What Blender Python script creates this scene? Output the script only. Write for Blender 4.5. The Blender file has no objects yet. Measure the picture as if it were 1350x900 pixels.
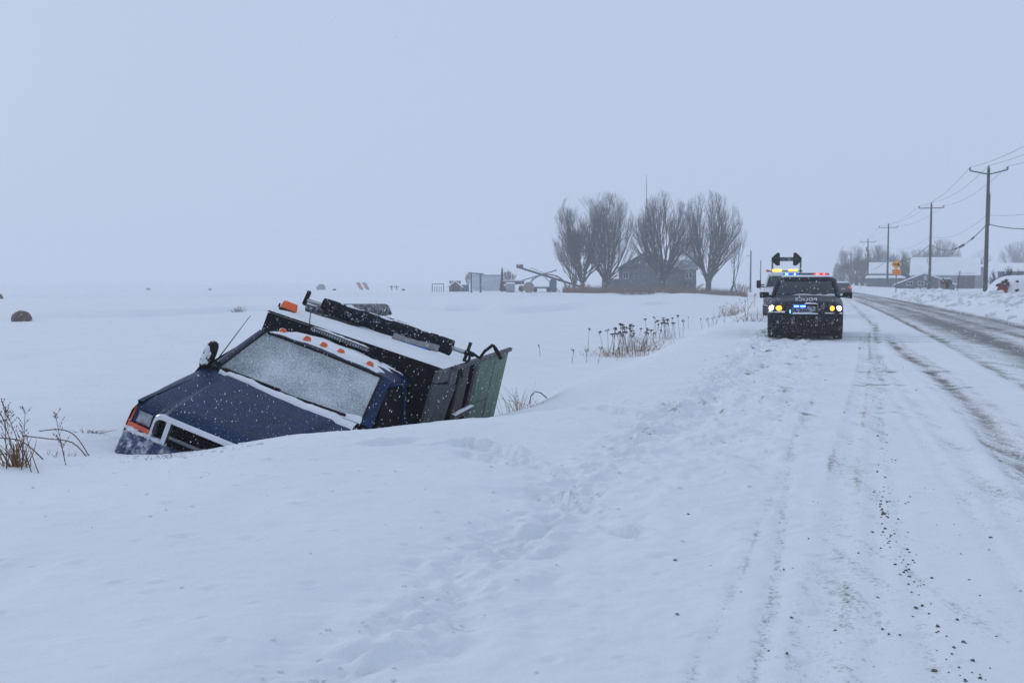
import bpy, bmesh, math, random
import numpy as np
from mathutils import Vector, Matrix, Euler, noise as mnoise

sc = bpy.context.scene
col = sc.collection
R = math.radians
rnd = random.Random(7)

# ------------------------------------------------------------------ camera
CAMH, PITCH, FPX = 1.6, math.atan(79 / 1312.5), 1312.5
cd = bpy.data.cameras.new('camera')
cam = bpy.data.objects.new('camera', cd)
col.objects.link(cam)
cam.location = (0, 0, CAMH)
cam.rotation_euler = (math.pi / 2 - PITCH, 0, 0)
cd.lens = 35.0
cd.sensor_width = 36.0
cd.clip_start, cd.clip_end = 0.1, 4000
sc.camera = cam

# ------------------------------------------------------------------ world: flat overcast over a weak Nishita sky
SUN_EL, SUN_ROT = R(32), R(-50)
w = bpy.data.worlds.new('World')
sc.world = w
w.use_nodes = True
nt = w.node_tree
bg = nt.nodes['Background']
sky = nt.nodes.new('ShaderNodeTexSky')
sky.sky_type = 'NISHITA'
sky.sun_disc = False
sky.sun_elevation, sky.sun_rotation = SUN_EL, SUN_ROT
sky.air_density, sky.dust_density = 1.0, 4.0
mx = nt.nodes.new('ShaderNodeMix')
mx.data_type = 'RGBA'
mx.inputs['Factor'].default_value = 0.97
nt.links.new(sky.outputs['Color'], mx.inputs['A'])
mx.inputs['B'].default_value = (5.0, 6.0, 7.9, 1)
nt.links.new(mx.outputs['Result'], bg.inputs['Color'])
bg.inputs['Strength'].default_value = 0.1

sl = bpy.data.lights.new('sun', 'SUN')
sl.energy = 0.55
sl.angle = R(24)
sl.color = (0.95, 0.97, 1.0)
sun = bpy.data.objects.new('sun', sl)
col.objects.link(sun)
# sun_rotation is measured clockwise from +Y seen from above
sdir = Vector((math.sin(SUN_ROT) * math.cos(SUN_EL), math.cos(SUN_ROT) * math.cos(SUN_EL), math.sin(SUN_EL)))
sun.rotation_euler = sdir.to_track_quat('Z', 'Y').to_euler()

vs = sc.view_settings
vs.view_transform = 'Standard'
vs.look = 'None'
vs.exposure = 0.0
vs.gamma = 1.0
vs.use_curve_mapping = False
sc.cycles.max_bounces = 8
sc.cycles.volume_bounces = 3
sc.cycles.use_denoising = True

# ------------------------------------------------------------------ helpers
def lerp(a, b, t): return a + (b - a) * t
def sstep(a, b, x):
    t = np.clip((np.asarray(x, float) - a) / (b - a), 0, 1)
    return t * t * (3 - 2 * t)

_fw = np.array([0, math.cos(PITCH), -math.sin(PITCH)])
_up = np.array([0, math.sin(PITCH), math.cos(PITCH)])
_rt = np.array([1.0, 0, 0])
def at(px, py, y):
    """point of the line of sight through photo pixel (px,py), at world distance y"""
    d = _fw * FPX + _rt * (px - 675) - _up * (py - 450)
    return np.array([0, 0, CAMH]) + d * (y / d[1])

def tag(o, label=None, cat=None, group=None, kind=None):
    if label: o['label'] = label
    if cat: o['category'] = cat
    if group: o['group'] = group
    if kind: o['kind'] = kind
    return o

def empty(name, loc=(0, 0, 0), rz=0.0, label=None, cat=None, group=None, parent=None):
    o = bpy.data.objects.new(name, None)
    o.empty_display_size = 0.2
    col.objects.link(o)
    o.location = tuple(float(v) for v in loc)
    o.rotation_euler = (0, 0, rz)
    if parent: o.parent = parent
    return tag(o, label, cat, group)

def copy_tree(o, parent=None):
    c = o.copy()
    col.objects.link(c)
    if parent is not None: c.parent = parent
    for ch in list(o.children):
        copy_tree(ch, c)
    return c

class MB:
    def __init__(s): s.v, s.f = [], []
    def add(s, vs, fs):
        n = len(s.v)
        s.v.extend([tuple(map(float, p)) for p in vs])
        s.f.extend([tuple(i + n for i in f) for f in fs])
        return s
    def box(s, c, d, rot=None):
        x, y, z = d[0] / 2, d[1] / 2, d[2] / 2
        P = [Vector(p) for p in ((-x, -y, -z), (x, -y, -z), (x, y, -z), (-x, y, -z), (-x, -y, z), (x, -y, z), (x, y, z), (-x, y, z))]
        if rot is not None:
            M = Euler(rot).to_matrix()
            P = [M @ p for p in P]
        return s.hexa([p + Vector(c) for p in P])
    def hexa(s, P):
        return s.add(P, [(0, 3, 2, 1), (4, 5, 6, 7), (0, 1, 5, 4), (1, 2, 6, 5), (2, 3, 7, 6), (3, 0, 4, 7)])
    def bar(s, p0, p1, wx, wz):
        """square bar between two points"""
        p0, p1 = Vector(p0), Vector(p1)
        d = (p1 - p0).normalized()
        a = d.cross(Vector((0, 0, 1)))
        if a.length < 1e-3: a = Vector((1, 0, 0))
        a.normalize()
        b = a.cross(d).normalized()
        a, b = a * wx / 2, b * wz / 2
        return s.hexa([p0 - a - b, p0 + a - b, p1 + a - b, p1 - a - b, p0 - a + b, p0 + a + b, p1 + a + b, p1 - a + b])
    def tube(s, pts, r, n=8, cap=True):
        pts = [Vector(p) for p in pts]
        m = len(pts)
        rs = r if isinstance(r, (list, tuple)) else [r] * m
        vs, fs = [], []
        ref = None
        for i in range(m):
            d = (pts[min(i + 1, m - 1)] - pts[max(i - 1, 0)])
            if d.length < 1e-9: d = Vector((0, 0, 1))
            d.normalize()
            if ref is None:
                ref = Vector((1, 0, 0)) if abs(d.x) < 0.9 else Vector((0, 1, 0))
            a = (ref - d * ref.dot(d)).normalized()
            ref = a
            b = d.cross(a)
            for k in range(n):
                t = 2 * math.pi * k / n
                vs.append(pts[i] + (a * math.cos(t) + b * math.sin(t)) * rs[i])
        for i in range(m - 1):
            for k in range(n):
                k2 = (k + 1) % n
                fs.append((i * n + k, i * n + k2, (i + 1) * n + k2, (i + 1) * n + k))
        if cap:
            fs.append(tuple(range(n))[::-1])
            fs.append(tuple((m - 1) * n + k for k in range(n)))
        return s.add(vs, fs)
    def loft(s, rings, close=True, caps=True):
        n = len(rings[0])
        vs = [p for r in rings for p in r]
        fs = []
        for i in range(len(rings) - 1):
            for k in range(n if close else n - 1):
                k2 = (k + 1) % n
                fs.append((i * n + k, i * n + k2, (i + 1) * n + k2, (i + 1) * n + k))
        if caps:
            fs.append(tuple(range(n))[::-1])
            fs.append(tuple((len(rings) - 1) * n + k for k in range(n)))
        return s.add(vs, fs)
    def grid(s, fn, nu, nv):
        vs = [fn(i / nu, j / nv) for j in range(nv + 1) for i in range(nu + 1)]
        fs = [(j * (nu + 1) + i, j * (nu + 1) + i + 1, (j + 1) * (nu + 1) + i + 1, (j + 1) * (nu + 1) + i) for j in range(nv) for i in range(nu)]
        return s.add(vs, fs)
    def blob(s, c, r, n=6, m=4, jit=0.0, rg=rnd):
        """rough ellipsoid, r = (rx,ry,rz)"""
        c = Vector(c)
        vs = [c + Vector((0, 0, -r[2]))]
        for j in range(1, m):
            t = math.pi * j / m
            for k in range(n):
                a = 2 * math.pi * (k + 0.5 * (j % 2)) / n
                q = 1 + rg.uniform(-jit, jit)
                vs.append(c + Vector((r[0] * math.sin(t) * math.cos(a) * q, r[1] * math.sin(t) * math.sin(a) * q, -r[2] * math.cos(t) * q)))
        vs.append(c + Vector((0, 0, r[2])))
        fs = [(0, 1 + (k + 1) % n, 1 + k) for k in range(n)]
        for j in range(m - 2):
            for k in range(n):
                k2 = (k + 1) % n
                fs.append((1 + j * n + k, 1 + j * n + k2, 1 + (j + 1) * n + k2, 1 + (j + 1) * n + k))
        L = len(vs) - 1
        fs += [(L, 1 + (m - 2) * n + k, 1 + (m - 2) * n + (k + 1) % n) for k in range(n)]
        return s.add(vs, fs)
    def build(s, name, mat, parent=None, smooth=False, bevel=0.0, seg=2, kind=None, solid=0.0, off=-1, angle=35, sub=0, label=None):
        me = bpy.data.meshes.new(name)
        me.from_pydata(s.v, [], s.f)
        me.update()
        o = bpy.data.objects.new(name, me)
        col.objects.link(o)
        me.materials.append(mat)
        if parent is not None: o.parent = parent
        if smooth:
            me.shade_smooth()
            if angle < 180:
                try: me.set_sharp_from_angle(angle=R(angle))
                except Exception: pass
        if solid:
            m = o.modifiers.new('solidify', 'SOLIDIFY'); m.thickness = solid; m.offset = off
        if sub:
            m = o.modifiers.new('subsurf', 'SUBSURF'); m.levels = m.render_levels = sub
        if bevel:
            m = o.modifiers.new('bevel', 'BEVEL'); m.width = bevel; m.segments = seg; m.limit_method = 'ANGLE'; m.angle_limit = R(30)
            me.shade_smooth()
            try: me.set_sharp_from_angle(angle=R(50))
            except Exception: pass
        if kind: o['kind'] = kind
        if label: o['label'] = label
        return o

# ------------------------------------------------------------------ materials
def _base(name):
    m = bpy.data.materials.new(name)
    m.use_nodes = True
    n, l = m.node_tree.nodes, m.node_tree.links
    return m, n, l, n['Principled BSDF']

def _noise(n, l, scale, detail=4.0, vec=None, rough=0.55):
    t = n.new('ShaderNodeTexNoise')
    t.inputs['Scale'].default_value = scale
    t.inputs['Detail'].default_value = detail
    t.inputs['Roughness'].default_value = rough
    if vec is not None: l.new(vec, t.inputs['Vector'])
    return t

def _ramp(n, stops):
    r = n.new('ShaderNodeValToRGB')
    e = r.color_ramp.elements
    while len(e) < len(stops): e.new(0.5)
    for k, (p, c) in enumerate(stops):
        e[k].position = p
        e[k].color = (*c, 1) if len(c) == 3 else c
    return r

def _coord(n, l, scale=(1, 1, 1), which='Object', rot=(0, 0, 0)):
    tc = n.new('ShaderNodeTexCoord')
    mp = n.new('ShaderNodeMapping')
    mp.inputs['Scale'].default_value = scale
    mp.inputs['Rotation'].default_value = rot
    l.new(tc.outputs[which], mp.inputs['Vector'])
    return mp.outputs['Vector']

def pbr(name, c, rough=0.6, var=0.25, scale=6.0, metal=0.0, bump=0.0, bscale=30.0, coat=0.0, snow=0.0, sscale=14.0, stretch=(1, 1, 1), spec=0.5):
    """plain surface with mottled colour; snow = share of it dusted with clinging snow (a stain of its own)"""
    m, n, l, b = _base(name)
    v = _coord(n, l, stretch)
    t = _noise(n, l, scale, 5, v)
    d = tuple(max(0, x * (1 - var)) for x in c)
    u = tuple(min(1, x * (1 + var)) for x in c)
    r = _ramp(n, [(0.3, d), (0.7, u)])
    l.new(t.outputs['Fac'], r.inputs['Fac'])
    out = r.outputs['Color']
    b.inputs['Roughness'].default_value = rough
    b.inputs['Metallic'].default_value = metal
    b.inputs['Coat Weight'].default_value = coat
    b.inputs['Coat Roughness'].default_value = 0.08
    b.inputs['Specular IOR Level'].default_value = spec
    if snow > 0:
        v2 = _coord(n, l)
        t2 = _noise(n, l, sscale, 8, v2, 0.75)
        r2 = _ramp(n, [(0.62 - 0.4 * snow, (0, 0, 0)), (0.80 - 0.4 * snow, (1, 1, 1))])
        l.new(t2.outputs['Fac'], r2.inputs['Fac'])
        mm = n.new('ShaderNodeMix'); mm.data_type = 'RGBA'
        l.new(r2.outputs['Color'], mm.inputs['Factor'])
        l.new(out, mm.inputs['A'])
        mm.inputs['B'].default_value = (0.82, 0.85, 0.88, 1)
        out = mm.outputs['Result']
        mr = n.new('ShaderNodeMapRange')
        l.new(r2.outputs['Color'], mr.inputs['Value'])
        mr.inputs['To Min'].default_value = rough; mr.inputs['To Max'].default_value = 0.9
        l.new(mr.outputs['Result'], b.inputs['Roughness'])
    l.new(out, b.inputs['Base Color'])
    if bump:
        t3 = _noise(n, l, bscale, 6, v)
        bp = n.new('ShaderNodeBump')
        bp.inputs['Strength'].default_value = bump
        bp.inputs['Distance'].default_value = 0.01
        l.new(t3.outputs['Fac'], bp.inputs['Height'])
        l.new(bp.outputs['Normal'], b.inputs['Normal'])
    return m

def emit(name, c, s, base=(0.1, 0.1, 0.1)):
    m, n, l, b = _base(name)
    b.inputs['Base Color'].default_value = (*base, 1)
    b.inputs['Emission Color'].default_value = (*c, 1)
    b.inputs['Emission Strength'].default_value = s
    b.inputs['Roughness'].default_value = 0.2
    return m

SNOW_C = (0.79, 0.805, 0.825)
def snow_ground(name, dirt_c=(0.13, 0.115, 0.10), speck=1.0, grain=0.35):
    """snow that shows the vertex attribute 'dirt' (0..1) as brown slush and grit, broken up by noise"""
    m, n, l, b = _base(name)
    g = n.new('ShaderNodeNewGeometry')
    pos = g.outputs['Position']
    a = n.new('ShaderNodeAttribute'); a.attribute_name = 'dirt'
    t = _noise(n, l, 13.0, 9, pos, 0.80)
    t2 = _noise(n, l, 0.9, 5, pos, 0.6)
    mp = n.new('ShaderNodeMapping')
    mp.inputs['Rotation'].default_value = (0, 0, 0.30)
    mp.inputs['Scale'].default_value = (6.0, .55, 1)
    l.new(pos, mp.inputs['Vector'])
    ts = _noise(n, l, 1.0, 5, mp.outputs['Vector'], 0.65)
    tf = _noise(n, l, 42.0, 4, pos, 0.7)
    mxa = n.new('ShaderNodeMath'); mxa.operation = 'MULTIPLY_ADD'; mxa.inputs[1].default_value = 0.35
    mxb = n.new('ShaderNodeMath'); mxb.operation = 'MULTIPLY_ADD'; mxb.inputs[1].default_value = 0.35
    mxc = n.new('ShaderNodeMath'); mxc.operation = 'MULTIPLY'; mxc.inputs[1].default_value = 0.30
    l.new(ts.outputs['Fac'], mxc.inputs[0])
    l.new(tf.outputs['Fac'], mxb.inputs[0]); l.new(mxc.outputs[0], mxb.inputs[2])
    l.new(t.outputs['Fac'], mxa.inputs[0]); l.new(mxb.outputs[0], mxa.inputs[2])
    # threshold: dirt + (noise-0.5)*k
    s1 = n.new('ShaderNodeMath'); s1.operation = 'SUBTRACT'; s1.inputs[1].default_value = 0.5
    l.new(mxa.outputs[0], s1.inputs[0])
    s2 = n.new('ShaderNodeMath'); s2.operation = 'MULTIPLY_ADD'
    s2.inputs[1].default_value = 4.2 * speck
    l.new(s1.outputs[0], s2.inputs[0]); l.new(a.outputs['Fac'], s2.inputs[2])
    mul = n.new('ShaderNodeMapRange'); mul.interpolation_type = 'SMOOTHSTEP'
    mul.inputs['From Min'].default_value = 0.22; mul.inputs['From Max'].default_value = 1.0
    l.new(s2.outputs[0], mul.inputs['Value'])
    gate = n.new('ShaderNodeMapRange')
    gate.inputs['From Min'].default_value = 0.0; gate.inputs['From Max'].default_value = 0.12
    l.new(a.outputs['Fac'], gate.inputs['Value'])
    pr = n.new('ShaderNodeMath'); pr.operation = 'MULTIPLY'
    l.new(mul.outputs['Result'], pr.inputs[0]); l.new(gate.outputs['Result'], pr.inputs[1])
    r = _ramp(n, [(0.25, (0.745, 0.775, 0.805)), (0.75, (0.81, 0.83, 0.85))])
    l.new(t2.outputs['Fac'], r.inputs['Fac'])
    mm = n.new('ShaderNodeMix'); mm.data_type = 'RGBA'
    l.new(pr.outputs[0], mm.inputs['Factor'])
    l.new(r.outputs['Color'], mm.inputs['A'])
    mm.inputs['B'].default_value = (*dirt_c, 1)
    l.new(mm.outputs['Result'], b.inputs['Base Color'])
    b.inputs['Roughness'].default_value = 0.75
    b.inputs['Specular IOR Level'].default_value = 0.25
    t3 = _noise(n, l, 26.0, 8, pos, 0.7)
    t4 = _noise(n, l, 5.0, 4, pos, 0.6)
    ad = n.new('ShaderNodeMath'); ad.operation = 'MULTIPLY_ADD'; ad.inputs[1].default_value = 0.35
    l.new(t3.outputs['Fac'], ad.inputs[0]); l.new(t4.outputs['Fac'], ad.inputs[2])
    bp = n.new('ShaderNodeBump'); bp.inputs['Strength'].default_value = grain; bp.inputs['Distance'].default_value = 0.06
    l.new(ad.outputs[0], bp.inputs['Height'])
    l.new(bp.outputs['Normal'], b.inputs['Normal'])
    return m

M = {}
M['snow'] = pbr('snow', SNOW_C, 0.8, 0.03, 3, bump=0.35, bscale=18, spec=0.25)
M['snow_dirty'] = pbr('snow_dirty', (0.6, 0.6, 0.62), 0.8, 0.2, 6, bump=0.3)
M['field'] = snow_ground('field_snow')
M['road'] = snow_ground('road_snow', (0.185, 0.175, 0.17))
M['blue_paint'] = pbr('blue_paint', (0.003, 0.018, 0.066), 0.42, 0.25, 8, coat=0.03, snow=0.04, sscale=42, spec=.15)
M['blue_hood'] = pbr('blue_hood', (0.003, 0.018, 0.066), 0.45, 0.25, 6, coat=0.02, snow=0.11, sscale=70, spec=.14)
M['blue_snowy'] = pbr('blue_snowy', (0.012, 0.028, 0.10), 0.45, 0.25, 8, snow=0.30, sscale=6)
M['black'] = pbr('black_plastic', (0.012, 0.012, 0.014), 0.5, 0.3, 10, spec=.12)
M['black_steel'] = pbr('black_steel', (0.005, 0.0055, 0.008), 0.5, 0.35, 8, snow=0.03, sscale=50, spec=.12)
M['black_snowy'] = pbr('black_snowy', (0.016, 0.017, 0.02), 0.6, 0.3, 8, snow=0.30, sscale=22)
M['rubber'] = pbr('rubber', (0.018, 0.018, 0.02), 0.85, 0.3, 20, snow=0.22, sscale=16)
M['chrome'] = pbr('chrome', (0.72, 0.74, 0.78), 0.28, 0.06, 8, metal=0.9, snow=0.06, sscale=30)
M['steel'] = pbr('steel', (0.45, 0.46, 0.48), 0.4, 0.12, 8, metal=0.8)
M['grey_bar'] = pbr('grey_bar', (0.13, 0.135, 0.15), 0.45, 0.25, 8, snow=0.12, sscale=30)
M['lens'] = pbr('lamp_lens', (0.24, 0.26, 0.29), 0.15, 0.6, 9, metal=0.5, coat=1.0)
M['amber'] = pbr('amber_lens', (0.72, 0.10, 0.015), 0.25, 0.12, 10, coat=0.6)
M['orange'] = pbr('orange_lens', (0.85, 0.13, 0.01), 0.35, 0.15, 10, coat=0.3)
M['grey_board'] = pbr('grey_board', (0.11, 0.112, 0.118), 0.8, 0.35, 5, bump=0.4, stretch=(1, 1, 0.2), snow=0.05, sscale=40, spec=.12)
M['grey_panel'] = pbr('grey_panel', (0.075, 0.078, 0.088), 0.75, 0.3, 4, bump=0.3, snow=0.04, sscale=36, spec=.12)
M['brown_board'] = pbr('brown_grey_board', (0.085, 0.078, 0.078), 0.8, 0.45, 5, bump=0.4, stretch=(1, 1, 0.2), snow=0.05, sscale=40, spec=.12)
M['steel_dark'] = pbr('dark_steel', (0.03, 0.032, 0.038), 0.6, 0.3, 6, spec=.12)
M['tarp'] = pbr('black_tarp', (0.008, 0.010, 0.016), 0.65, 0.3, 6, bump=0.4, bscale=14, snow=0.12, sscale=20, spec=.12)
M['blue_tarp'] = pbr('blue_tarp', (0.03, 0.12, 0.38), 0.5, 0.3, 9, bump=0.4, bscale=12)
M['tan_sheet'] = pbr('tan_sheet', (0.28, 0.27, 0.27), 0.7, 0.25, 8)
M['interior'] = pbr('interior', (0.003, 0.003, 0.004), 0.9, 0.3, 8, spec=.12)

def green_board():
    m, n, l, b = _base('green_weathered_board')
    v = _coord(n, l, (1, 1, 0.12))
    t = _noise(n, l, 9, 6, v, 0.7)
    v2 = _coord(n, l)
    t2 = _noise(n, l, 2.2, 5, v2, 0.6)
    r = _ramp(n, [(0.40, (0.085, 0.10, 0.095)), (0.48, (0.16, 0.21, 0.185)), (0.58, (0.045, 0.15, 0.075))])
    mx_ = n.new('ShaderNodeMath'); mx_.operation = 'MULTIPLY_ADD'; mx_.inputs[1].default_value = 0.55
    l.new(t.outputs['Fac'], mx_.inputs[0])
    s = n.new('ShaderNodeMath'); s.operation = 'MULTIPLY'; s.inputs[1].default_value = 0.45
    l.new(t2.outputs['Fac'], s.inputs[0]); l.new(s.outputs[0], mx_.inputs[2])
    l.new(mx_.outputs[0], r.inputs['Fac'])
    l.new(r.outputs['Color'], b.inputs['Base Color'])
    b.inputs['Roughness'].default_value = 0.75
    bp = n.new('ShaderNodeBump'); bp.inputs['Strength'].default_value = 0.5; bp.inputs['Distance'].default_value = 0.01
    l.new(t.outputs['Fac'], bp.inputs['Height']); l.new(bp.outputs['Normal'], b.inputs['Normal'])
    return m
M['green_board'] = green_board()

def frosted():
    m, n, l, b = _base('frosted_windshield')
    v = _coord(n, l, (1.0, 0.8, 1.6), rot=(0, 0, 0.5))
    t = _noise(n, l, 60, 8, v, 0.72)
    v2 = _coord(n, l)
    t2 = _noise(n, l, 2.6, 4, v2)
    # the left end is scraped a little clearer
    sx = n.new('ShaderNodeSeparateXYZ')
    tc = n.new('ShaderNodeTexCoord'); l.new(tc.outputs['Object'], sx.inputs[0])
    mr = n.new('ShaderNodeMapRange')
    mr.inputs['From Min'].default_value = -0.78; mr.inputs['From Max'].default_value = -0.35
    mr.inputs['To Min'].default_value = -0.16; mr.inputs['To Max'].default_value = 0.0
    l.new(sx.outputs['X'], mr.inputs['Value'])
    a = n.new('ShaderNodeMath'); a.operation = 'MULTIPLY_ADD'; a.inputs[1].default_value = 0.42
    l.new(t2.outputs['Fac'], a.inputs[0]); l.new(t.outputs['Fac'], a.inputs[2])
    a2 = n.new('ShaderNodeMath'); a2.operation = 'ADD'
    l.new(a.outputs[0], a2.inputs[0]); l.new(mr.outputs['Result'], a2.inputs[1])
    r = _ramp(n, [(0.48, (0.06, 0.10, 0.105)), (0.62, (0.27, 0.31, 0.325)), (0.82, (0.62, 0.65, 0.68))])
    l.new(a2.outputs[0], r.inputs['Fac'])
    l.new(r.outputs['Color'], b.inputs['Base Color'])
    b.inputs['Roughness'].default_value = 0.55
    bp = n.new('ShaderNodeBump'); bp.inputs['Strength'].default_value = 0.4; bp.inputs['Distance'].default_value = 0.006
    l.new(t.outputs['Fac'], bp.inputs['Height']); l.new(bp.outputs['Normal'], b.inputs['Normal'])
    return m
M['frost'] = frosted()

# ------------------------------------------------------------------ terrain
def vn(x, y, seed=0):
    x = np.asarray(x, float); y = np.asarray(y, float)
    xi, yi = np.floor(x).astype(np.int64), np.floor(y).astype(np.int64)
    fx, fy = x - xi, y - yi
    fx, fy = fx * fx * (3 - 2 * fx), fy * fy * (3 - 2 * fy)
    def h(a, b):
        n = (a * 374761393 + b * 668265263 + seed * 974634541) & 0xFFFFFFFF
        n = ((n ^ (n >> 13)) * 1274126177) & 0xFFFFFFFF
        n = (n ^ (n >> 16)) & 0xFFFFFFFF
        return n / 4294967295.0
    return (h(xi, yi) * (1 - fx) + h(xi + 1, yi) * fx) * (1 - fy) + (h(xi, yi + 1) * (1 - fx) + h(xi + 1, yi + 1) * fx) * fy - 0.5
def fbm(x, y, seed=0, o=4, g=0.5):
    s, a, f_ = 0, 1.0, 1.0
    for k in range(o):
        s = s + a * vn(x * f_ + 17.3 * k, y * f_ + 5.1 * k, seed + k)
        a *= g; f_ *= 2.03
    return s

def pits(x, y, cell, seed, prob, rad, sx=1.0):
    """scattered small dents: one per cell at most"""
    gx, gy = np.floor(x / cell), np.floor(y / cell)
    def h(k): return vn(gx + .0, gy + .0, seed + k) + .5
    px_, py_ = (gx + .3 + .4 * h(1)) * cell, (gy + .3 + .4 * h(2)) * cell
    r = rad * (.55 + .9 * h(3))
    d = np.hypot((x - px_) / sx, (y - py_) * (1 + .6 * h(5)) - .3 * (x - px_))
    on = h(4) < prob
    return on * (np.exp(-(d / r) ** 2) - .45 * np.exp(-((d - 1.5 * r) / (.6 * r)) ** 2))

def cx(y):
    y = np.asarray(y, float)
    return 0.27 * y + 4.2 * (1 - np.exp(-y / 70.0))
def road_u(x, y): return np.asarray(x, float) - cx(y)

def pinterp(t, knots):
    k = np.array(knots)
    return np.interp(t, k[:, 0], k[:, 1])
def smooth_prof(u, knots, hw):
    s = 0
    for q, wt in ((-1, .15), (-.5, .22), (0, .26), (.5, .22), (1, .15)):
        s = s + wt * pinterp(u + q * hw, knots)
    return s

RIGHT = [(-1.9, 0), (1.9, 0.0), (4.5, 0.03), (7.2, 0), (7.7, .12), (8.6, .55), (10, .72), (13, .6), (20, .35), (60, .2), (400, .6)]
LEFT = [(-400, -.3), (-60, -.55), (-16, -.62), (-11, -.72), (-8.5, -.86), (-6.2, -.90), (-5.2, -.62), (-4.6, -.2), (-4, .03), (-2.6, .07), (-1.9, 0), (2, 0)]

# truck pose (fitted): columns are the truck's right-of-picture, back and up axes
TS = 1.08
RM = np.array([[0.92716018, 0.14017164, 0.34745634], [-0.15918799, 0.98688858, 0.02664788], [-0.33916542, -0.08001772, 0.93731744]])
T0 = np.array([-2.81873114, 9.48349829, -0.83864161])
TT = np.array([0, 0, CAMH]) + (T0 - np.array([0, 0, CAMH])) * TS

# heights of the bank read off along lines of sight
CTRL = [(157, 600, 9.0), (185, 599, 9.15), (215, 601, 9.0), (262, 599, 8.9), (285, 592, 8.8), (310, 583, 8.85), (345, 578, 9.0), (400, 571, 9.2), (470, 567.5, 9.4), (550, 560, 10.2), (600, 554.5, 10.9),
        (655, 545, 11.8), (700, 535, 13.2), (750, 521, 15), (100, 600, 9.0), (20, 606, 8.6), (830, 480, 19.5), (120, 560, 11.2), (40, 540, 12.5)]
def _base_z(x, y):
    u = road_u(x, y)
    zl = smooth_prof(u, LEFT, 0.5)
    near = 1 - sstep(8.6, 13.5 + 12 * sstep(-6.6, -8.6, u), y)
    flat = 0.11 * sstep(-1.9, -2.8, u) - 0.05 * sstep(-9, -16, u)
    left = zl * (1 - near) + flat * near
    rise = sstep(60, 160, y) * sstep(-4, -20, u)
    left = left + rise * 0.42
    right = smooth_prof(u, RIGHT, 0.35)
    t = sstep(-2.2, -1.6, u)
    return left * (1 - t) + right * t
_C = np.array([at(*c) for c in CTRL])
_s2 = 1.1 ** 2
_K = np.exp(-((_C[:, None, 0] - _C[None, :, 0]) ** 2 + (_C[:, None, 1] - _C[None, :, 1]) ** 2) / (2 * _s2)) + 0.03 * np.eye(len(_C))
_W = np.linalg.solve(_K, _C[:, 2] - _base_z(_C[:, 0], _C[:, 1]))
def base_z(x, y):
    x = np.asarray(x, float); y = np.asarray(y, float)
    z = _base_z(x, y)
    for k in range(len(_C)):
        z = z + _W[k] * np.exp(-((x - _C[k, 0]) ** 2 + (y - _C[k, 1]) ** 2) / (2 * _s2))
    return z

def seg_dist(x, y, pts):
    """distance to a polyline and signed side"""
    best = np.full(np.shape(x), 1e9); side = np.zeros(np.shape(x)); par = np.zeros(np.shape(x))
    n = len(pts) - 1
    for i in range(n):
        ax, ay = pts[i][:2]; bx, by = pts[i + 1][:2]
        dx, dy = bx - ax, by - ay
        t = np.clip(((x - ax) * dx + (y - ay) * dy) / (dx * dx + dy * dy), 0, 1)
        ex, ey = x - ax - t * dx, y - ay - t * dy
        d = np.hypot(ex, ey)
        c = np.sign(dx * (y - ay) - dy * (x - ax))
        m = d < best
        best = np.where(m, d, best); side = np.where(m, c, side); par = np.where(m, (i + t) / n, par)
    return best, side, par

def ground_px(pl, z0):
    out = []
    for px, py in pl:
        d = _fw * FPX + _rt * (px - 675) - _up * (py - 450)
        t = (z0 - CAMH) / d[2]
        out.append((d[0] * t, d[1] * t))
    return out
SCARPS = [  # polyline, depth, width
    (ground_px([(582, 587), (620, 583), (660, 588), (705, 600), (752, 619)], .12), .15, .12),
    (ground_px([(598, 594), (640, 597), (690, 606)], .12), .09, .08),
    (ground_px([(708, 633), (745, 646), (792, 660)], .09), .16, .12),
    (ground_px([(465, 597), (515, 587), (556, 579)], .15), .07, .10),
    (ground_px([(800, 688), (830, 690), (862, 697)], .03), .12, .09),
    (ground_px([(745, 541), (800, 541), (842, 549), (880, 562)], .03), .11, .16),
    (ground_px([(815, 525), (850, 534)], .03), .10, .12),
]
DRIFTS = [([(-60, 62), (-29, 56), (-24, 66), (-18, 72), (-11, 80), (-2, 78), (10, 88)], 1.15, 2.4), ([(-90, 120), (-40, 126), (0, 132), (30, 135)], .5, 3.0)]
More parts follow.
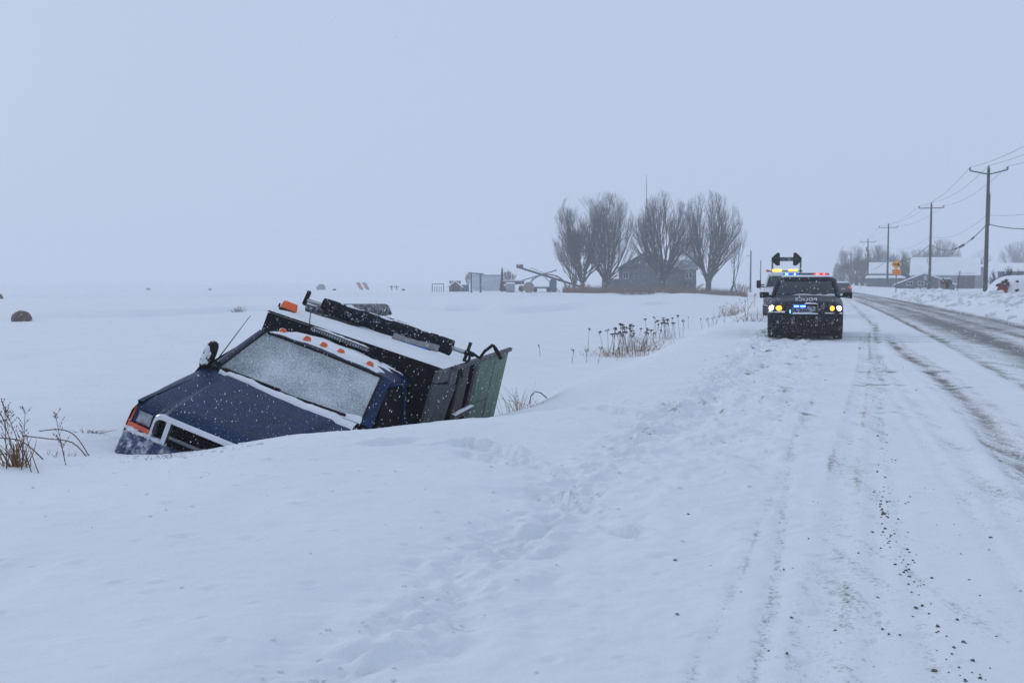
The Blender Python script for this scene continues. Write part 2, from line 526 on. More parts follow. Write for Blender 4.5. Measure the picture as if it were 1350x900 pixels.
TRACKS = [  # (y,u) curve, half width, rut depth, dirt
    ([(2, -.1), (4.05, -.06), (9.2, .12), (19, .62), (27, .95), (40, 1.6)], .10, .014, .13),
    ([(2, .12), (4.05, .17), (9.2, .36), (19, .85), (27, 1.2), (40, 1.9)], .07, .009, .10),
    ([(2, -.6), (4.2, -.55), (9.6, -.42), (18, -.1)], .035, .008, .30),
    ([(2, -.33), (4.1, -.3), (7.8, -.38), (11, -.35)], .045, .008, .40),
    ([(2, .45), (4.1, .42), (6, .43), (8.8, .46), (13, .62), (19, .98)], .05, .006, .22),
    ([(4, 1.25), (9.2, 1.17), (14, 1.06), (20, 1.0), (30, 1.4), (45, 2.4)], .10, .014, .26),
    ([(4, 1.0), (9.2, .92), (14, .84), (20, .80), (30, 1.2)], .06, .010, .17),
    ([(4, 1.5), (8.8, 1.65), (12, 1.76), (17, 1.78), (24, 1.60), (29, 1.6)], .17, .03, .60),
    ([(4, 1.85), (9, 1.98), (12, 2.05), (17, 2.05), (24, 1.85), (32, 2.0)], .08, .012, .34),
    ([(5, 1.42), (12, 1.52), (20, 1.4)], .05, .008, .25),
    ([(20, 1.6), (43, 1.75), (80, 2.6), (110, 3)], .16, .01, .26),
    ([(6, 2.9), (25, 2.97), (45, 3.1), (90, 3.4)], .13, .02, .55),
    ([(5, 3.9), (30, 4.1), (60, 4.2)], .50, .01, .26),
    ([(5, 3.6), (15, 4.2), (30, 4.5), (60, 4.6), (150, 4.6)], .40, .01, .32),
    ([(5, 6.6), (30, 6.8), (60, 6.85), (200, 6.9)], .45, .01, .36),
    ([(5, 5.4), (30, 5.6), (200, 5.7)], .30, .0, .30),
]
CRACKS = [(27.4, -.2, 4.0, .55), (28.6, -.4, 4.2, .8), (26.3, 0, 3.4, .5), (19.0, -1.0, .4, .3), (17.7, .3, 2.6, .45), (15.4, -.4, 1.9, .5), (15.0, 1.2, 2.9, .4), (12.1, .2, 1.4, .25), (21.4, .6, 2.0, .35), (12.9, 2.2, 4.2, .45), (33, 3.8, 6.8, .3), (24, 3.2, 6, .3)]

def terrain(x, y, fine=True):
    """height and dirt"""
    u = road_u(x, y)
    z = base_z(x, y)
    dirt = np.zeros(np.shape(z))
    inroad = sstep(1.2, 2.6, u) * (1 - sstep(6.9, 7.6, u))
    bank = sstep(7.1, 8.0, u) * (1 - sstep(14, 22, u))
    sh = sstep(-2.35, -1.75, u + .25 * vn(y * .9, u * 0, 3)) * (1 - sstep(1.0, 2.2, u))
    left = 1 - sstep(-2.5, -1.8, u)
    # large soft undulation
    z = z + left * (0.10 * fbm(x * .16, y * .16, 11, 3) * sstep(10, 25, y) + .05 * fbm(x * .45, y * .45, 5, 3))
    z = z + bank * (1 - .75 * sstep(80, 130, y)) * (0.42 * fbm(x * .55, y * .40, 21, 4) + .12 * fbm(x * 1.8, y * 1.5, 22, 3))
    # wind ripple and small lumps
    z = z + left * (.010 * fbm(x * 2.3, y * 3.4, 31, 4) + .006 * fbm(x * 7, y * 10, 37, 2))
    # shoulder: ploughed edge and trampled snow
    edge = np.exp(-((u + 1.95 + .25 * vn(y * .9, 0 * u, 3)) / .28) ** 2)
    z = z + edge * (.065 * fbm(x * 3.2, y * 3.2, 41, 5, .6) + .02)
    tr = sh * (1 - sstep(-.7, 0.4, u)) * (.40 + .60 * sstep(6, 12, y)) + .5 * np.exp(-((u + 2.0) / .5) ** 2)
    chop = fbm(x * 3.6, y * 2.6, 51, 4, .6)
    z = z + tr * (.095 * chop - .05 * np.maximum(0, vn(x * 2.6, y * 1.9, 57) - .22))
    z = z - left * sstep(3, 4, y) * (1 - sstep(12, 20, y)) * (.016 * pits(x, y, .42, 401, .40, .045) + .012 * pits(x + 7, y + 3, .19, 411, .22, .022))
    z = z - sh * (1 - sstep(14, 22, y)) * (.012 * pits(x, y, .33, 421, .35, .035, 1.6) + .006 * pits(x, y, .13, 431, .25, .016, 1.8))
    z = z - edge * (.06 * pits(x, y, .40, 441, .55, .085) + .03 * pits(x, y, .17, 451, .5, .035)) * (1 - sstep(14, 24, y))
    z = z + edge * .028 * fbm(x * 9, y * 9, 461, 3, .6) * (1 - sstep(14, 24, y))
    z = z + (left + sh) * .0035 * fbm(x * 5, y * 17, 471, 3) * (1 - sstep(10, 18, y))
    # footprints down the shoulder and on the bank
    lon = vn(x * 1.15, y * 0.85, 61)
    z = z - (.35 * left * sstep(3, 5, y) * (1 - sstep(9, 14, y)) * np.maximum(0, lon - .40))
    dirt = dirt + tr * 1.7 * np.maximum(0, fbm(x * 4.2, y * 2.6, 53, 4, .65) - .24) * sstep(6, 11, y)
    z = z + .008 * fbm(x * 5, y * 5, 71, 3) * np.maximum(sh, inroad)
    # cuts in the bank
    for pl, dep, wid in SCARPS:
        d, s, t = seg_dist(x, y, pl)
        e = np.sin(np.pi * np.clip(t, 0.02, .98)) ** .6
        d2 = d + .05 * vn(x * 9, y * 9, 81)
        sd = s * d2
        z = z - dep * .62 * e * (1 - sstep(-.035, .035, sd)) * np.exp(np.minimum(0, sd) / (wid * 2.4)) + dep * .18 * e * np.exp(-((sd - .05) / (wid * .6)) ** 2)
        z = z + .35 * dep * e * np.exp(-(d2 / (wid * 1.3)) ** 2) * fbm(x * 11, y * 11, 83, 3, .6)
    # dug trench behind the truck
    d, s, t = seg_dist(x, y, ground_px([(640, 552), (700, 538), (760, 521), (800, 506)], .0))
    z = z - .16 * np.exp(-(d / .33) ** 2) * np.sin(np.pi * np.clip(t, .15, .98)) ** .5
    # drifted channel in the field
    for pl, dep, wid in DRIFTS:
        d, s, t = seg_dist(x, y + 13.0 * vn(x * .11, y * 0, 91) + 4.5 * vn(x * .33, y * 0, 93), pl)
        z = z - dep * np.exp(-(d / wid) ** 2) * sstep(0, .05, t) * (1 - sstep(.85, 1, t)) + .25 * np.exp(-((d - 4.5) / 2.2) ** 2) * (s > 0)
    # wheel tracks
    for pl, hw, rut, dr in TRACKS:
        k = np.array(pl)
        uc = np.interp(y, k[:, 0], k[:, 1])
        env = sstep(k[0, 0] - .5, k[0, 0] + 1, y) * (1 - sstep(k[-1, 0] * .75, k[-1, 0], y))
        g = np.exp(-((u - uc + .03 * vn(y * 2.2, uc * 0, 97)) / hw) ** 2) * env
        z = z - rut * g + rut * .5 * np.exp(-((np.abs(u - uc) - 1.6 * hw) / (hw * .6)) ** 2) * env
        ragged = .55 + .9 * np.clip(vn(u * 6, y * 1.3, 101) + .5, 0, 1) * (.6 + .8 * (vn(u * 0, y * .35, 103) + .5))
        dirt = dirt + dr * g * ragged
    # thin edge of grit on the ruts
    for pl, hw, rut, dr in TRACKS[:2]:
        k = np.array(pl)
        uc = np.interp(y, k[:, 0], k[:, 1])
        dirt = dirt + .85 * np.exp(-((u - uc + .13) / .030) ** 2) * np.clip(vn(u * 3, y * .8, 107) + .22, 0, 1)
        dirt = dirt + .10 * np.exp(-((u - uc) / .16) ** 4)
    for yc, u0, u1, dr in CRACKS:
        q = yc + .12 * vn(u * 2.5, 0 * u + yc, 109)
        g = np.exp(-((y - q) / (.03 + .0014 * yc)) ** 2) * sstep(u0 - .2, u0 + .2, u) * (1 - sstep(u1 - .3, u1 + .3, u))
        dirt = dirt + dr * 1.5 * g * np.clip(vn(u * 4, y * .1 + yc, 111) + .55, 0, 1)
    # general grey slush on the carriageway, further up more uniform
    dirt = dirt + inroad * (.10 + .14 * sstep(20, 50, y)) * (.55 + .9 * (vn(u * 2.1, y * .22, 113) + .5))
    dirt = dirt + inroad * .33 * sstep(2.7, 3.6, u) * (.6 + .8 * (vn(u * 3.1, y * .12, 115) + .5))
    # scattered grit between the tracks
    dirt = dirt + (.17 * sh * sstep(.3, .7, u) + .05 * sh) * np.clip(vn(x * 2.2, y * 2.2, 117) + .25, 0, 1)
    dirt = dirt + bank * .10 * np.clip(vn(x * 1.2, y * 1.2, 119) * 3 - .8, 0, 1)
    dirt = dirt + .4 * np.exp(-((u - .3) / 1.0) ** 2 - ((y - 27) / .7) ** 2) * np.clip(vn(x * 3, y * 3, 121) + .4, 0, 1)
    # keep the snow out of the truck's body
    px_, py_ = x - TT[0], y - TT[1]
    det = RM[0, 0] * RM[1, 1] - RM[0, 1] * RM[1, 0]
    lx = (px_ * RM[1, 1] - py_ * RM[0, 1]) / det / TS
    ly = (py_ * RM[0, 0] - px_ * RM[1, 0]) / det / TS
    # shift because the body is a metre above its own floor plane
    fl = TT[2] + RM[2, 0] * lx * TS + RM[2, 1] * ly * TS
    lx2 = lx - 0.35; ly2 = ly - .0
    far_ = sstep(1.2, 2.2, ly)
    inside = sstep(-1.0, -.7, lx2) * (1 - sstep(.55 + .2 * far_, .85 + .35 * far_, lx2)) * sstep(-.55, -.25, ly2) * (1 - sstep(6.3, 7.2, ly2))
    z = z - inside * np.maximum(0, z - (fl + .25))
    return z, np.clip(dirt, 0, 1.2)

def gz(x, y):
    return float(terrain(np.array([float(x)]), np.array([float(y)]))[0][0])
def on_ground(px, y, dz=0.0):
    x = (px - 675) / FPX * y
    # depth along the view axis differs a little from y
    x = float(at(px, 400, y)[0])
    return np.array([x, y, gz(x, y) + dz])

def axis(segs):
    out = [segs[0][0]]
    for a, b, s0, s1 in segs:
        p = a
        while p < b - 1e-6:
            t = (p - a) / (b - a)
            p = min(b, p + lerp(s0, s1, t))
            out.append(p)
    return np.array(out)
us = axis([(-420, -90, 60, 8), (-90, -30, 6, .9), (-30, -9, .7, .12), (-9, -5, .09, .032), (-5, -1.9, .03, .03), (-1.9, 1.9, .032, .04), (1.9, 7.2, .06, .06), (7.2, 15, .08, .3), (15, 60, .4, 4), (60, 420, 8, 60)])
ys = axis([(-40, 1.5, 10, .5), (1.5, 3.2, .2, .05), (3.2, 7, .018, .03), (7, 14, .03, .05), (14, 40, .05, .16), (40, 110, .2, .9), (110, 300, 1.2, 8), (300, 900, 12, 60)])
U, Yg = np.meshgrid(us, ys)
X = U + cx(Yg)
Z, D = terrain(X, Yg)
print('terrain', U.shape)
ny, nu = U.shape
# vertex normals of the whole sheet, so that the pieces join without a seam
def grad_normals():
    dxu = np.gradient(X, axis=1); dzu = np.gradient(Z, axis=1)
    dxv = np.gradient(X, axis=0); dyv = np.gradient(Yg, axis=0); dzv = np.gradient(Z, axis=0)
    nx = 0 * dzv - dzu * dyv
    ny_ = dzu * dxv - dxu * dzv
    nz = dxu * dyv
    L = np.sqrt(nx ** 2 + ny_ ** 2 + nz ** 2)
    return np.stack([nx / L, ny_ / L, nz / L], -1)
NORM = grad_normals()
def ground_piece(name, i0, i1, mat):
    sl_ = slice(i0, i1 + 1)
    xs, yy, zz, dd = X[:, sl_], Yg[:, sl_], Z[:, sl_], D[:, sl_]
    n = xs.shape[1]
    co = np.stack([xs, yy, zz], -1).reshape(-1, 3)
    idx = np.arange(ny * n).reshape(ny, n)
    q = np.stack([idx[:-1, :-1], idx[:-1, 1:], idx[1:, 1:], idx[1:, :-1]], -1).reshape(-1, 4)
    me = bpy.data.meshes.new(name)
    me.vertices.add(len(co)); me.vertices.foreach_set('co', co.ravel())
    me.loops.add(q.size); me.loops.foreach_set('vertex_index', q.ravel())
    me.polygons.add(len(q)); me.polygons.foreach_set('loop_start', np.arange(0, q.size, 4))
    me.update(calc_edges=True)
    me.polygons.foreach_set('use_smooth', np.ones(len(q), bool))
    a = me.attributes.new('dirt', 'FLOAT', 'POINT')
    a.data.foreach_set('value', dd.ravel().astype(np.float32))
    me.materials.append(mat)
    me.normals_split_custom_set_from_vertices(NORM[:, sl_].reshape(-1, 3))
    o = bpy.data.objects.new(name, me)
    col.objects.link(o)
    o['kind'] = 'structure'
    return o
def ui(v): return int(np.argmin(np.abs(us - v)))
ground_piece('snow_field', 0, ui(-1.9), M['field'])
ground_piece('road_shoulder', ui(-1.9), ui(1.9), M['field'])
ground_piece('road', ui(1.9), ui(7.2), M['road'])
ground_piece('roadside_ground', ui(7.2), len(us) - 1, M['field'])

# ------------------------------------------------------------------ haze
hz = MB().box((40, 310, 9.9), (880, 760, 25.4))
hm = bpy.data.materials.new('haze_air')
hm.use_nodes = True
hn, hl = hm.node_tree.nodes, hm.node_tree.links
hn.clear()
ho = hn.new('ShaderNodeOutputMaterial')
hv = hn.new('ShaderNodeVolumePrincipled')
hv.inputs['Color'].default_value = (0.96, 0.97, 1.0, 1)
hv.inputs['Density'].default_value = 0.0015
hl.new(hv.outputs['Volume'], ho.inputs['Volume'])
hz.build('haze', hm, kind='stuff')
#@@TRUCK
# ------------------------------------------------------------------ the dump truck in the ditch
truck = empty('dump_truck', TT, label='dark blue dump truck tilted nose down in the snowy ditch', cat='truck')
truck.rotation_mode = 'QUATERNION'
truck.rotation_quaternion = Matrix(RM.tolist()).to_quaternion()
truck.scale = (TS, TS, TS)

def zc(y): return float(np.interp(y, [-.96, -.9, -.82, -.6, -.2, .38], [1.055, 1.10, 1.135, 1.19, 1.285, 1.405]))
def hood_pt(x, y):
    ax = abs(x)
    z = zc(y) + .018 * (1 - (ax / .6) ** 2) * (ax < .6) - .012 * max(0, (ax - .6) / .25) ** 2
    # raised centre panel with soft shoulders
    sh_ = .5 + .1 * (y + .9)
    z += .024 * float(1 - sstep(sh_ - .028, sh_ + .028, ax)) - .006 * float(1 - sstep(.30, .34, ax)) * float(sstep(-.3, .1, y))
    return z
def fender_sec(y):
    """right half outline of the nose from the hood edge down, x>0"""
    wmax = float(np.interp(y, [-.95, -.8, -.4, .4], [.84, .87, .91, .955]))
    zt = hood_pt(.80, y) - .008
    return [(.795, zt), (.84, zt - .006), (wmax - .035, zt - .03), (wmax, zt - .10), (wmax + .01, zt - .22), (wmax + .012, .80), (wmax + .005, .62), (wmax - .02, .50)]
m = MB()
ysec = [-.84, -.78, -.7, -.55, -.35, -.1, .15, .40]
for sg in (-1, 1):
    rings = [[(sg * p[0], y, p[1]) for p in fender_sec(y)] for y in ysec]
    m.loft(rings, close=False, caps=False)
# door and lower cab sides
for sg in (-1, 1):
    rings = []
    for y in (.40, .9, 1.5, 2.05):
        rings.append([(sg * .955, y, 1.38), (sg * .985, y, 1.30), (sg * .995, y, 1.05), (sg * .99, y, .75), (sg * .96, y, .48)])
    m.loft(rings, close=False, caps=False)
# cab back and firewall below the window line
m.box((0, 2.06, .95), (1.92, .03, .92))
m.box((0, .42, .98), (1.86, .03, .80))
m.build('cab_body', M['blue_paint'], truck, smooth=True, angle=40)

h = MB()
def hfn(u, v):
    y = lerp(-.93, .38, v)
    x = lerp(-.785, .785, u)
    yy = y + (.07 * (abs(x) / .785) ** 3) * (1 - v) - .02 * (1 - v) * (abs(x) < .56)
    return (x, yy, hood_pt(x, y))
h.grid(hfn, 90, 40)
# front lip rolling down over the grille
def lip(u, v):
    p = hfn(u, 0)
    a = v * math.pi / 2
    return (p[0], p[1] - .022 * math.sin(a), p[2] - .035 * (1 - math.cos(a)))
h.grid(lip, 90, 4)
h.build('hood', M['blue_hood'], truck, smooth=True, angle=180)

# ---- front: grille
g = MB()
def rrect(x0, x1, z0, z1, r, y, n=5):
    P = []
    for cx_, cz_, a0 in ((x1 - r, z1 - r, 0), (x0 + r, z1 - r, 90), (x0 + r, z0 + r, 180), (x1 - r, z0 + r, 270)):
        for k in range(n + 1):
            a = math.radians(a0 + 90 * k / n)
            P.append((cx_ + r * math.cos(a), y, cz_ + r * math.sin(a)))
    return P
def ring_frame(mb, outer, inner, y0, y1):
    n = len(outer)
    mb.loft([[(p[0], y1, p[2]) for p in outer], [(p[0], y0 + .012, p[2]) for p in outer], [(lerp(p[0], q[0], .18), y0, lerp(p[2], q[2], .18)) for p, q in zip(outer, inner)],
             [(lerp(p[0], q[0], .85), y0, lerp(p[2], q[2], .85)) for p, q in zip(outer, inner)], [(q[0], y0 + .015, q[2]) for q in inner], [(q[0], y1, q[2]) for q in inner]], caps=False)
ring_frame(g, rrect(-.575, .575, .60, 1.10, .07, 0), rrect(-.545, .545, .64, 1.045, .05, 0), -.985, -.90)
for x in (-.43, .43):
    g.hexa([(x - .021, -.975, .63), (x + .021, -.975, .63), (x + .021, -.91, .63), (x - .021, -.91, .63), (x - .021, -.975, 1.05), (x + .021, -.975, 1.05), (x + .021, -.91, 1.05), (x - .021, -.91, 1.05)])
grille = g.build('grille', M['chrome'], truck, smooth=True, angle=30)
gb = MB().box((0, -.885, .84), (1.12, .03, .46))
gb.build('grille_backing', M['interior'], grille)
for z in (.73, .82, .925):
    bb = MB().tube([(-.40, -.945, z), (-.2, -.953, z), (0, -.955, z), (.2, -.953, z), (.40, -.945, z)], .017, 8)
    bb.build('grille_bar', M['grey_bar'], grille, smooth=True)
me_ = MB()
for k in range(27):
    x = -.39 + .03 * k
    me_.box((x, -.918, .84), (.006, .02, .40))
for k in range(12):
    me_.box((0, -.916, .66 + .034 * k), (.80, .016, .006))
for sx in (-1, 1):
    for k in range(12):
        me_.box((sx * .495, -.916, .66 + .034 * k), (.10, .016, .006))
me_.build('grille_mesh', M['black'], grille)
for c, r in (((-.32, -.95, .69), (.05, .03, .035)), ((.06, -.96, .76), (.055, .03, .04)), ((.10, -.955, .80), (.03, .02, .03)), ((-.02, -.95, .70), (.09, .03, .03)), ((-.1, -.95, .68), (.05, .03, .03)), ((.24, -.96, .93), (.02, .015, .02))):
    MB().blob(c, r, 8, 6, .2).build('snow_lump', M['snow'], grille, smooth=True, angle=180)

# ---- headlights
for sg in (-1, 1):
    hh = MB()
    # recessed dark housing that wraps back along the fender
    hh.hexa([(sg * .595, -.90, .915), (sg * .85, -.83, .905), (sg * .86, -.70, .905), (sg * .595, -.80, .915), (sg * .595, -.885, 1.055), (sg * .83, -.825, 1.085), (sg * .85, -.70, 1.085), (sg * .595, -.80, 1.055)])
    head = hh.build('headlight', M['blue_paint'], truck, bevel=.012)
    ll = MB()
    def lens(u, v):
        x = lerp(.620, .775, u); z = lerp(.932, 1.055, v)
        y = -.910 + (x - .595) * .27 - .014 * math.sin(math.pi * u) * math.sin(math.pi * v)
        return (sg * x, y, z)
    ll.grid(lens, 8, 6)
    ll.build('lamp_lens', M['lens'], head, smooth=True, angle=180, solid=.008)
    tt = MB()
    tt.hexa([(sg * .60, -.915, .868), (sg * .86, -.845, .855), (sg * .87, -.72, .855), (sg * .60, -.80, .868), (sg * .60, -.908, .912), (sg * .862, -.838, .902), (sg * .87, -.72, .902), (sg * .60, -.80, .912)])
    tt.hexa([(sg * .836, -.838, .904), (sg * .868, -.828, .904), (sg * .882, -.70, .904), (sg * .85, -.70, .904), (sg * .83, -.832, 1.05), (sg * .846, -.82, 1.06), (sg * .862, -.70, 1.06), (sg * .84, -.70, 1.06)])
    tt.build('turn_signal', M['amber'], head, bevel=.006)

# ---- bumper
bp_ = MB()
rings = []
for x, y, s in ((-.87, -.62, .93), (-.865, -.78, .97), (-.845, -.89, 1), (-.79, -.965, 1), (-.68, -1.0, 1), (-.4, -1.03, 1), (0, -1.04, 1), (.4, -1.03, 1), (.68, -1.0, 1), (.79, -.965, 1), (.845, -.89, 1), (.865, -.78, .97), (.87, -.62, .93)):
    zt = .845
    nx = -1 if x < -.82 else (1 if x > .82 else 0)
    inn = .10
    rings.append([(x, y, .50), (x - nx * -.015, y - .015 * (nx == 0), .60), (x + nx * .01, y - .02 * (nx == 0), .72), (x, y, zt - .03), (x - nx * .02, y + .02, zt), (x - nx * inn, y + inn, zt), (x - nx * inn, y + inn, .50)])
bp_.loft(rings)
bumper = bp_.build('bumper', M['blue_snowy'], truck, smooth=True, angle=45)
# snow lying on the bumper ledge
sb = MB()
rs = random.Random(4)
for k in range(16):
    x = lerp(-.84, -.44, k / 15)
    sb.blob((x, -.93 + .09 * (abs(x) > .76), .85 + rs.uniform(-.006, .008)), (.04, .045, rs.uniform(.012, .026)), 8, 5, .25, rs)
sb.build('bumper_snow', M['snow'], bumper, smooth=True, angle=180)

# ---- windscreen, frame, roof
def ws(u, v, off=0.0):
    t = v
    hw = lerp(.805, .69, t)
    x = lerp(-hw, hw, u)
    y = lerp(.42, 1.05, t) + .10 * (x / .8) ** 2 - .045
    z = lerp(1.405, 1.865, t) + .02 * (1 - (x / hw) ** 2) * t
    return (x, y - off * .6, z + off * .8)
MB().grid(ws, 24, 14).build('windshield', M['frost'], truck, smooth=True, angle=180)
sl_m = MB()
sl_m.tube([ws(k / 24, 1, .004) for k in range(25)], .016, 8)
sl_m.tube([ws(0, k / 10, .004) for k in range(11)], .014, 8)
sl_m.tube([ws(1, k / 10, .004) for k in range(11)], .014, 8)
sl_m.tube([ws(k / 24, 0, .004) for k in range(25)], .016, 8)
sl_m.build('windshield_seal', M['black'], truck, smooth=True)
for sg in (-1, 1):
    pp = MB()
    rings = []
    for k in range(9):
        t = k / 8
        x, y, z = ws(1 if sg > 0 else 0, t)
        wdt = lerp(.07, .055, t)
        rings.append([(x + sg * .004, y + .005, z + .012), (x + sg * .035, y + .012, z + .014), (x + sg * (.035 + wdt), y + .06, z - .005), (x + sg * (.03 + wdt), y + .11, z - .02), (x + sg * .0, y + .07, z - .03)])
    pp.loft(rings)
    pp.build('windshield_pillar', M['blue_paint'], truck, smooth=True, angle=45)
def roof(u, v):
    y = lerp(1.03, 2.08, v)
    hw = .715
    x = lerp(-hw, hw, u)
    e = (abs(x) / hw) ** 6
    f_ = sstep(0, .12, v) * .025 + .015 * math.sin(math.pi * min(1, v * .8 + .15))
    y0 = y + (.10 * (x / .8) ** 2 - .045) * (1 - v)
    return (x * (1 + .02 * (1 - e)), y0, 1.865 + f_ + .025 * (1 - (x / hw) ** 2) - .045 * e)
rf = MB().grid(roof, 30, 14)
# rolled sides down to the drip rail
for sg in (-1, 1):
    def side(u, v, sg=sg):
        p = roof(0 if sg < 0 else 1, u)
        a = v * 1.3
        return (p[0] + sg * .075 * math.sin(a), p[1], p[2] - .075 * (1 - math.cos(a)))
    rf.grid(side, 14, 5)
    rf.tube([(sg * .79, 1.02 + .1, 1.80), (sg * .80, 1.5, 1.81), (sg * .79, 2.08, 1.80)], .016, 6)
def back(u, v):
    p = roof(u, 1)
    a = v * 1.4
    return (p[0], p[1] + .06 * math.sin(a), p[2] - .06 * (1 - math.cos(a)) - .02 * v)
rf.grid(back, 30, 4)
roofo = rf.build('roof', M['blue_paint'], truck, smooth=True, angle=180)
def roof_snow(u, v):
    x, y, z = roof(lerp(.0, .965, u), lerp(.05, 1.0, v))
    edge = min(u * 1.2, 1 - u, v * 1.4, (1 - v)) * 7
    n_ = float(fbm(u * 7, v * 5, 201, 4))
    t = float(np.clip(edge + n_ * .9 - .10, -.2, 1))
    return (x, y, z - .004 + .028 * t * (1 + .5 * n_))
MB().grid(roof_snow, 90, 50).build('roof_snow', M['snow'], roofo, smooth=True, angle=180)
for x in (-.55, -.25, -.05, .15, .49):
    p = roof((x + .715) / 1.43, .16)
    lm = MB()
    lm.loft([[(x + r * math.cos(a) * 1.25, p[1] + r * math.sin(a), p[2] + hgt) for a in [2 * math.pi * k / 12 for k in range(12)]] for r, hgt in ((.036, .005), (.036, .028), (.032, .046), (.02, .058), (.006, .062))])
    lo = lm.build('marker_light', M['amber'], truck, smooth=True, angle=60)
# side windows and posts
for sg in (-1, 1):
    sw = MB()
    sw.add([(sg * .955, .55, 1.385), (sg * .955, 1.66, 1.385), (sg * .80, 1.66, 1.80), (sg * .775, 1.12, 1.80)], [(0, 1, 2, 3)])
    sw.build('side_window', M['interior'], truck, solid=.01, off=-1)
    bp2 = MB().bar((sg * .965, 1.68, 1.37), (sg * .80, 1.70, 1.82), .06, .05)
    bp2.build('door_pillar', M['blue_paint'], truck, bevel=.012)
bw = MB().add([(-.78, 2.075, 1.40), (.78, 2.075, 1.40), (.74, 2.075, 1.80), (-.74, 2.075, 1.80)], [(0, 1, 2, 3)])
bw.build('rear_window', M['interior'], truck, solid=.01)
# snow in the cowl and along the hood's rear edge
def cowl(u, v):
    x = lerp(-.72, .80, u)
    w_ = .035 + .10 * float(np.clip((x + .8) / 1.2, 0, 1)) + .035 * float(vn(u * 11, 3.3, 211))
    a = ws((x + .8) / 1.6, 0)
    y0 = a[1] - .075
    y = y0 - v * w_
    n_ = float(fbm(x * 9, v * 3, 213, 3))
    return (x, y, hood_pt(max(-.78, min(.78, x)), min(y, .38)) + .004 + .030 * math.sin(math.pi * min(1, v * .9 + .12)) ** .7 * (1 + .6 * n_) - .012 * (v > .97))
MB().grid(cowl, 90, 10).build('cowl_snow', M['snow'], truck, smooth=True, angle=180)
def ws_snow(u, v):
    """drift piled up on the lower right of the glass"""
    uu = lerp(.55, 1.0, u)
    hgt = .04 + .13 * u * u + .03 * float(vn(u * 9, 1.7, 217))
    vv = v * hgt
    n_ = float(fbm(u * 12, v * 4, 219, 3))
    off = .02 * (1 - v) ** .6 * (1 + .7 * n_) + .003
    return ws(uu, vv, off)
MB().grid(ws_snow, 50, 10).build('windshield_snow', M['snow'], truck, smooth=True, angle=180)
# wipers
for (u0, u1, v1, up_) in ((.06, .46, .05, .03), (.52, .90, .05, .03)):
    wp = MB()
    P = [ws(lerp(u0, u1, k / 6), lerp(.02, v1, k / 6), .030) for k in range(7)]
    wp.tube(P, .015, 6)
    P2 = [ws(lerp(u0 - .03, lerp(u0, u1, .5), k / 4), lerp(-.03, v1 * .6, k / 4), .045) for k in range(5)]
    wp.tube(P2, [.020, .018, .015, .013, .010], 6)
    wp.tube([ws(u0 - .03, -.03, .0), ws(u0 - .03, -.02, .045)], .02, 8)
    wp.build('wiper', M['black'], truck, smooth=True)
# panel beneath the wipers
cw = MB()
cw.grid(lambda u, v: (lerp(-.79, .79, u), lerp(.36, .47 - .06 + .1 * (lerp(-.79, .79, u) / .8) ** 2, v), hood_pt(lerp(-.78, .78, u), .38) - .004 + .01 * v), 20, 3)
cw.build('cowl_panel', M['black'], truck, smooth=True)
# mirror and aerial
for sg in (-1,):
    mi = MB()
    rings = []
    for t, sx_, sy_ in ((0, .2, .3), (.06, .75, .8), (.2, 1, 1), (.6, 1.0, 1.0), (.85, .85, .9), (.96, .6, .65), (1, .25, .3)):
        zc_ = 1.36 + .30 * t
        c_ = (sg * (.925 - .01 * t), .44 + .02 * t)
        rings.append([(c_[0] + .064 * sx_ * math.cos(a), c_[1] + .075 * sy_ * math.sin(a), zc_) for a in [2 * math.pi * k / 14 for k in range(14)]])
    mi.loft(rings)
    mo = mi.build('side_mirror', M['black'], truck, smooth=True, angle=60)
    MB().tube([(sg * .80, .52, 1.45), (sg * .90, .46, 1.48)], .022, 8).tube([(sg * .79, .5, 1.40), (sg * .90, .46, 1.39)], .022, 8).build('mirror_arm', M['black'], mo, smooth=True)
    ms = MB()
    rr = random.Random(9)
    for k in range(30):
        t = k / 29
        a = rr.uniform(-1, 1)
        ms.blob((sg * .92 + .03 * a, .364 + .012 * abs(a) + .014 * t, 1.42 + .17 * t), (.020, .007, .020), 7, 5, .35, rr)
    ms.build('mirror_snow', M['snow'], mo, smooth=True, angle=180)
MB().tube([(-.80, .28, 1.39), (-.79, .30, 1.42), (-.72, .62, 2.02)], [.012, .008, .003], 6).build('antenna', M['black'], truck, smooth=True)

# led light bar and its wire on the cab roof
lbx = MB().box((-.145, 1.93, 2.005), (.75, .06, .045))
lbar = lbx.build('light_bar', M['black'], truck, bevel=.01)
for k in range(22):
    MB().box((-.49 + .033 * k, 1.894, 2.005), (.022, .012, .034)).build('led_cell', M['lens'], lbar)
for x in (-.53, .24):
    MB().box((x, 1.93, 2.0), (.03, .075, .065)).build('end_bracket', M['black'], lbar, bevel=.006)
def lbs(u, v):
    x = lerp(-.50, .22, u); n_ = float(fbm(u * 12, v * 2, 231, 3))
    return (x, 1.935 + .04 * (v - .5), 2.030 + .016 * math.sin(math.pi * v) ** .6 * (1 + .8 * n_) * min(1, 8 * u, 8 * (1 - u)))
MB().grid(lbs, 40, 6).build('bar_snow', M['snow'], lbar, smooth=True, angle=180)
MB().tube([(.25, 1.93, 1.99), (.32, 1.90, 1.97), (.42, 1.75, 1.955), (.48, 1.70, 1.945)], .006, 5).build('wire', M['black'], lbar, smooth=True)
MB().tube([(-.53, 1.95, 1.99), (-.6, 2.05, 2.06), (-.68, 2.2, 2.16)], .006, 5).build('wire', M['black'], lbar, smooth=True)

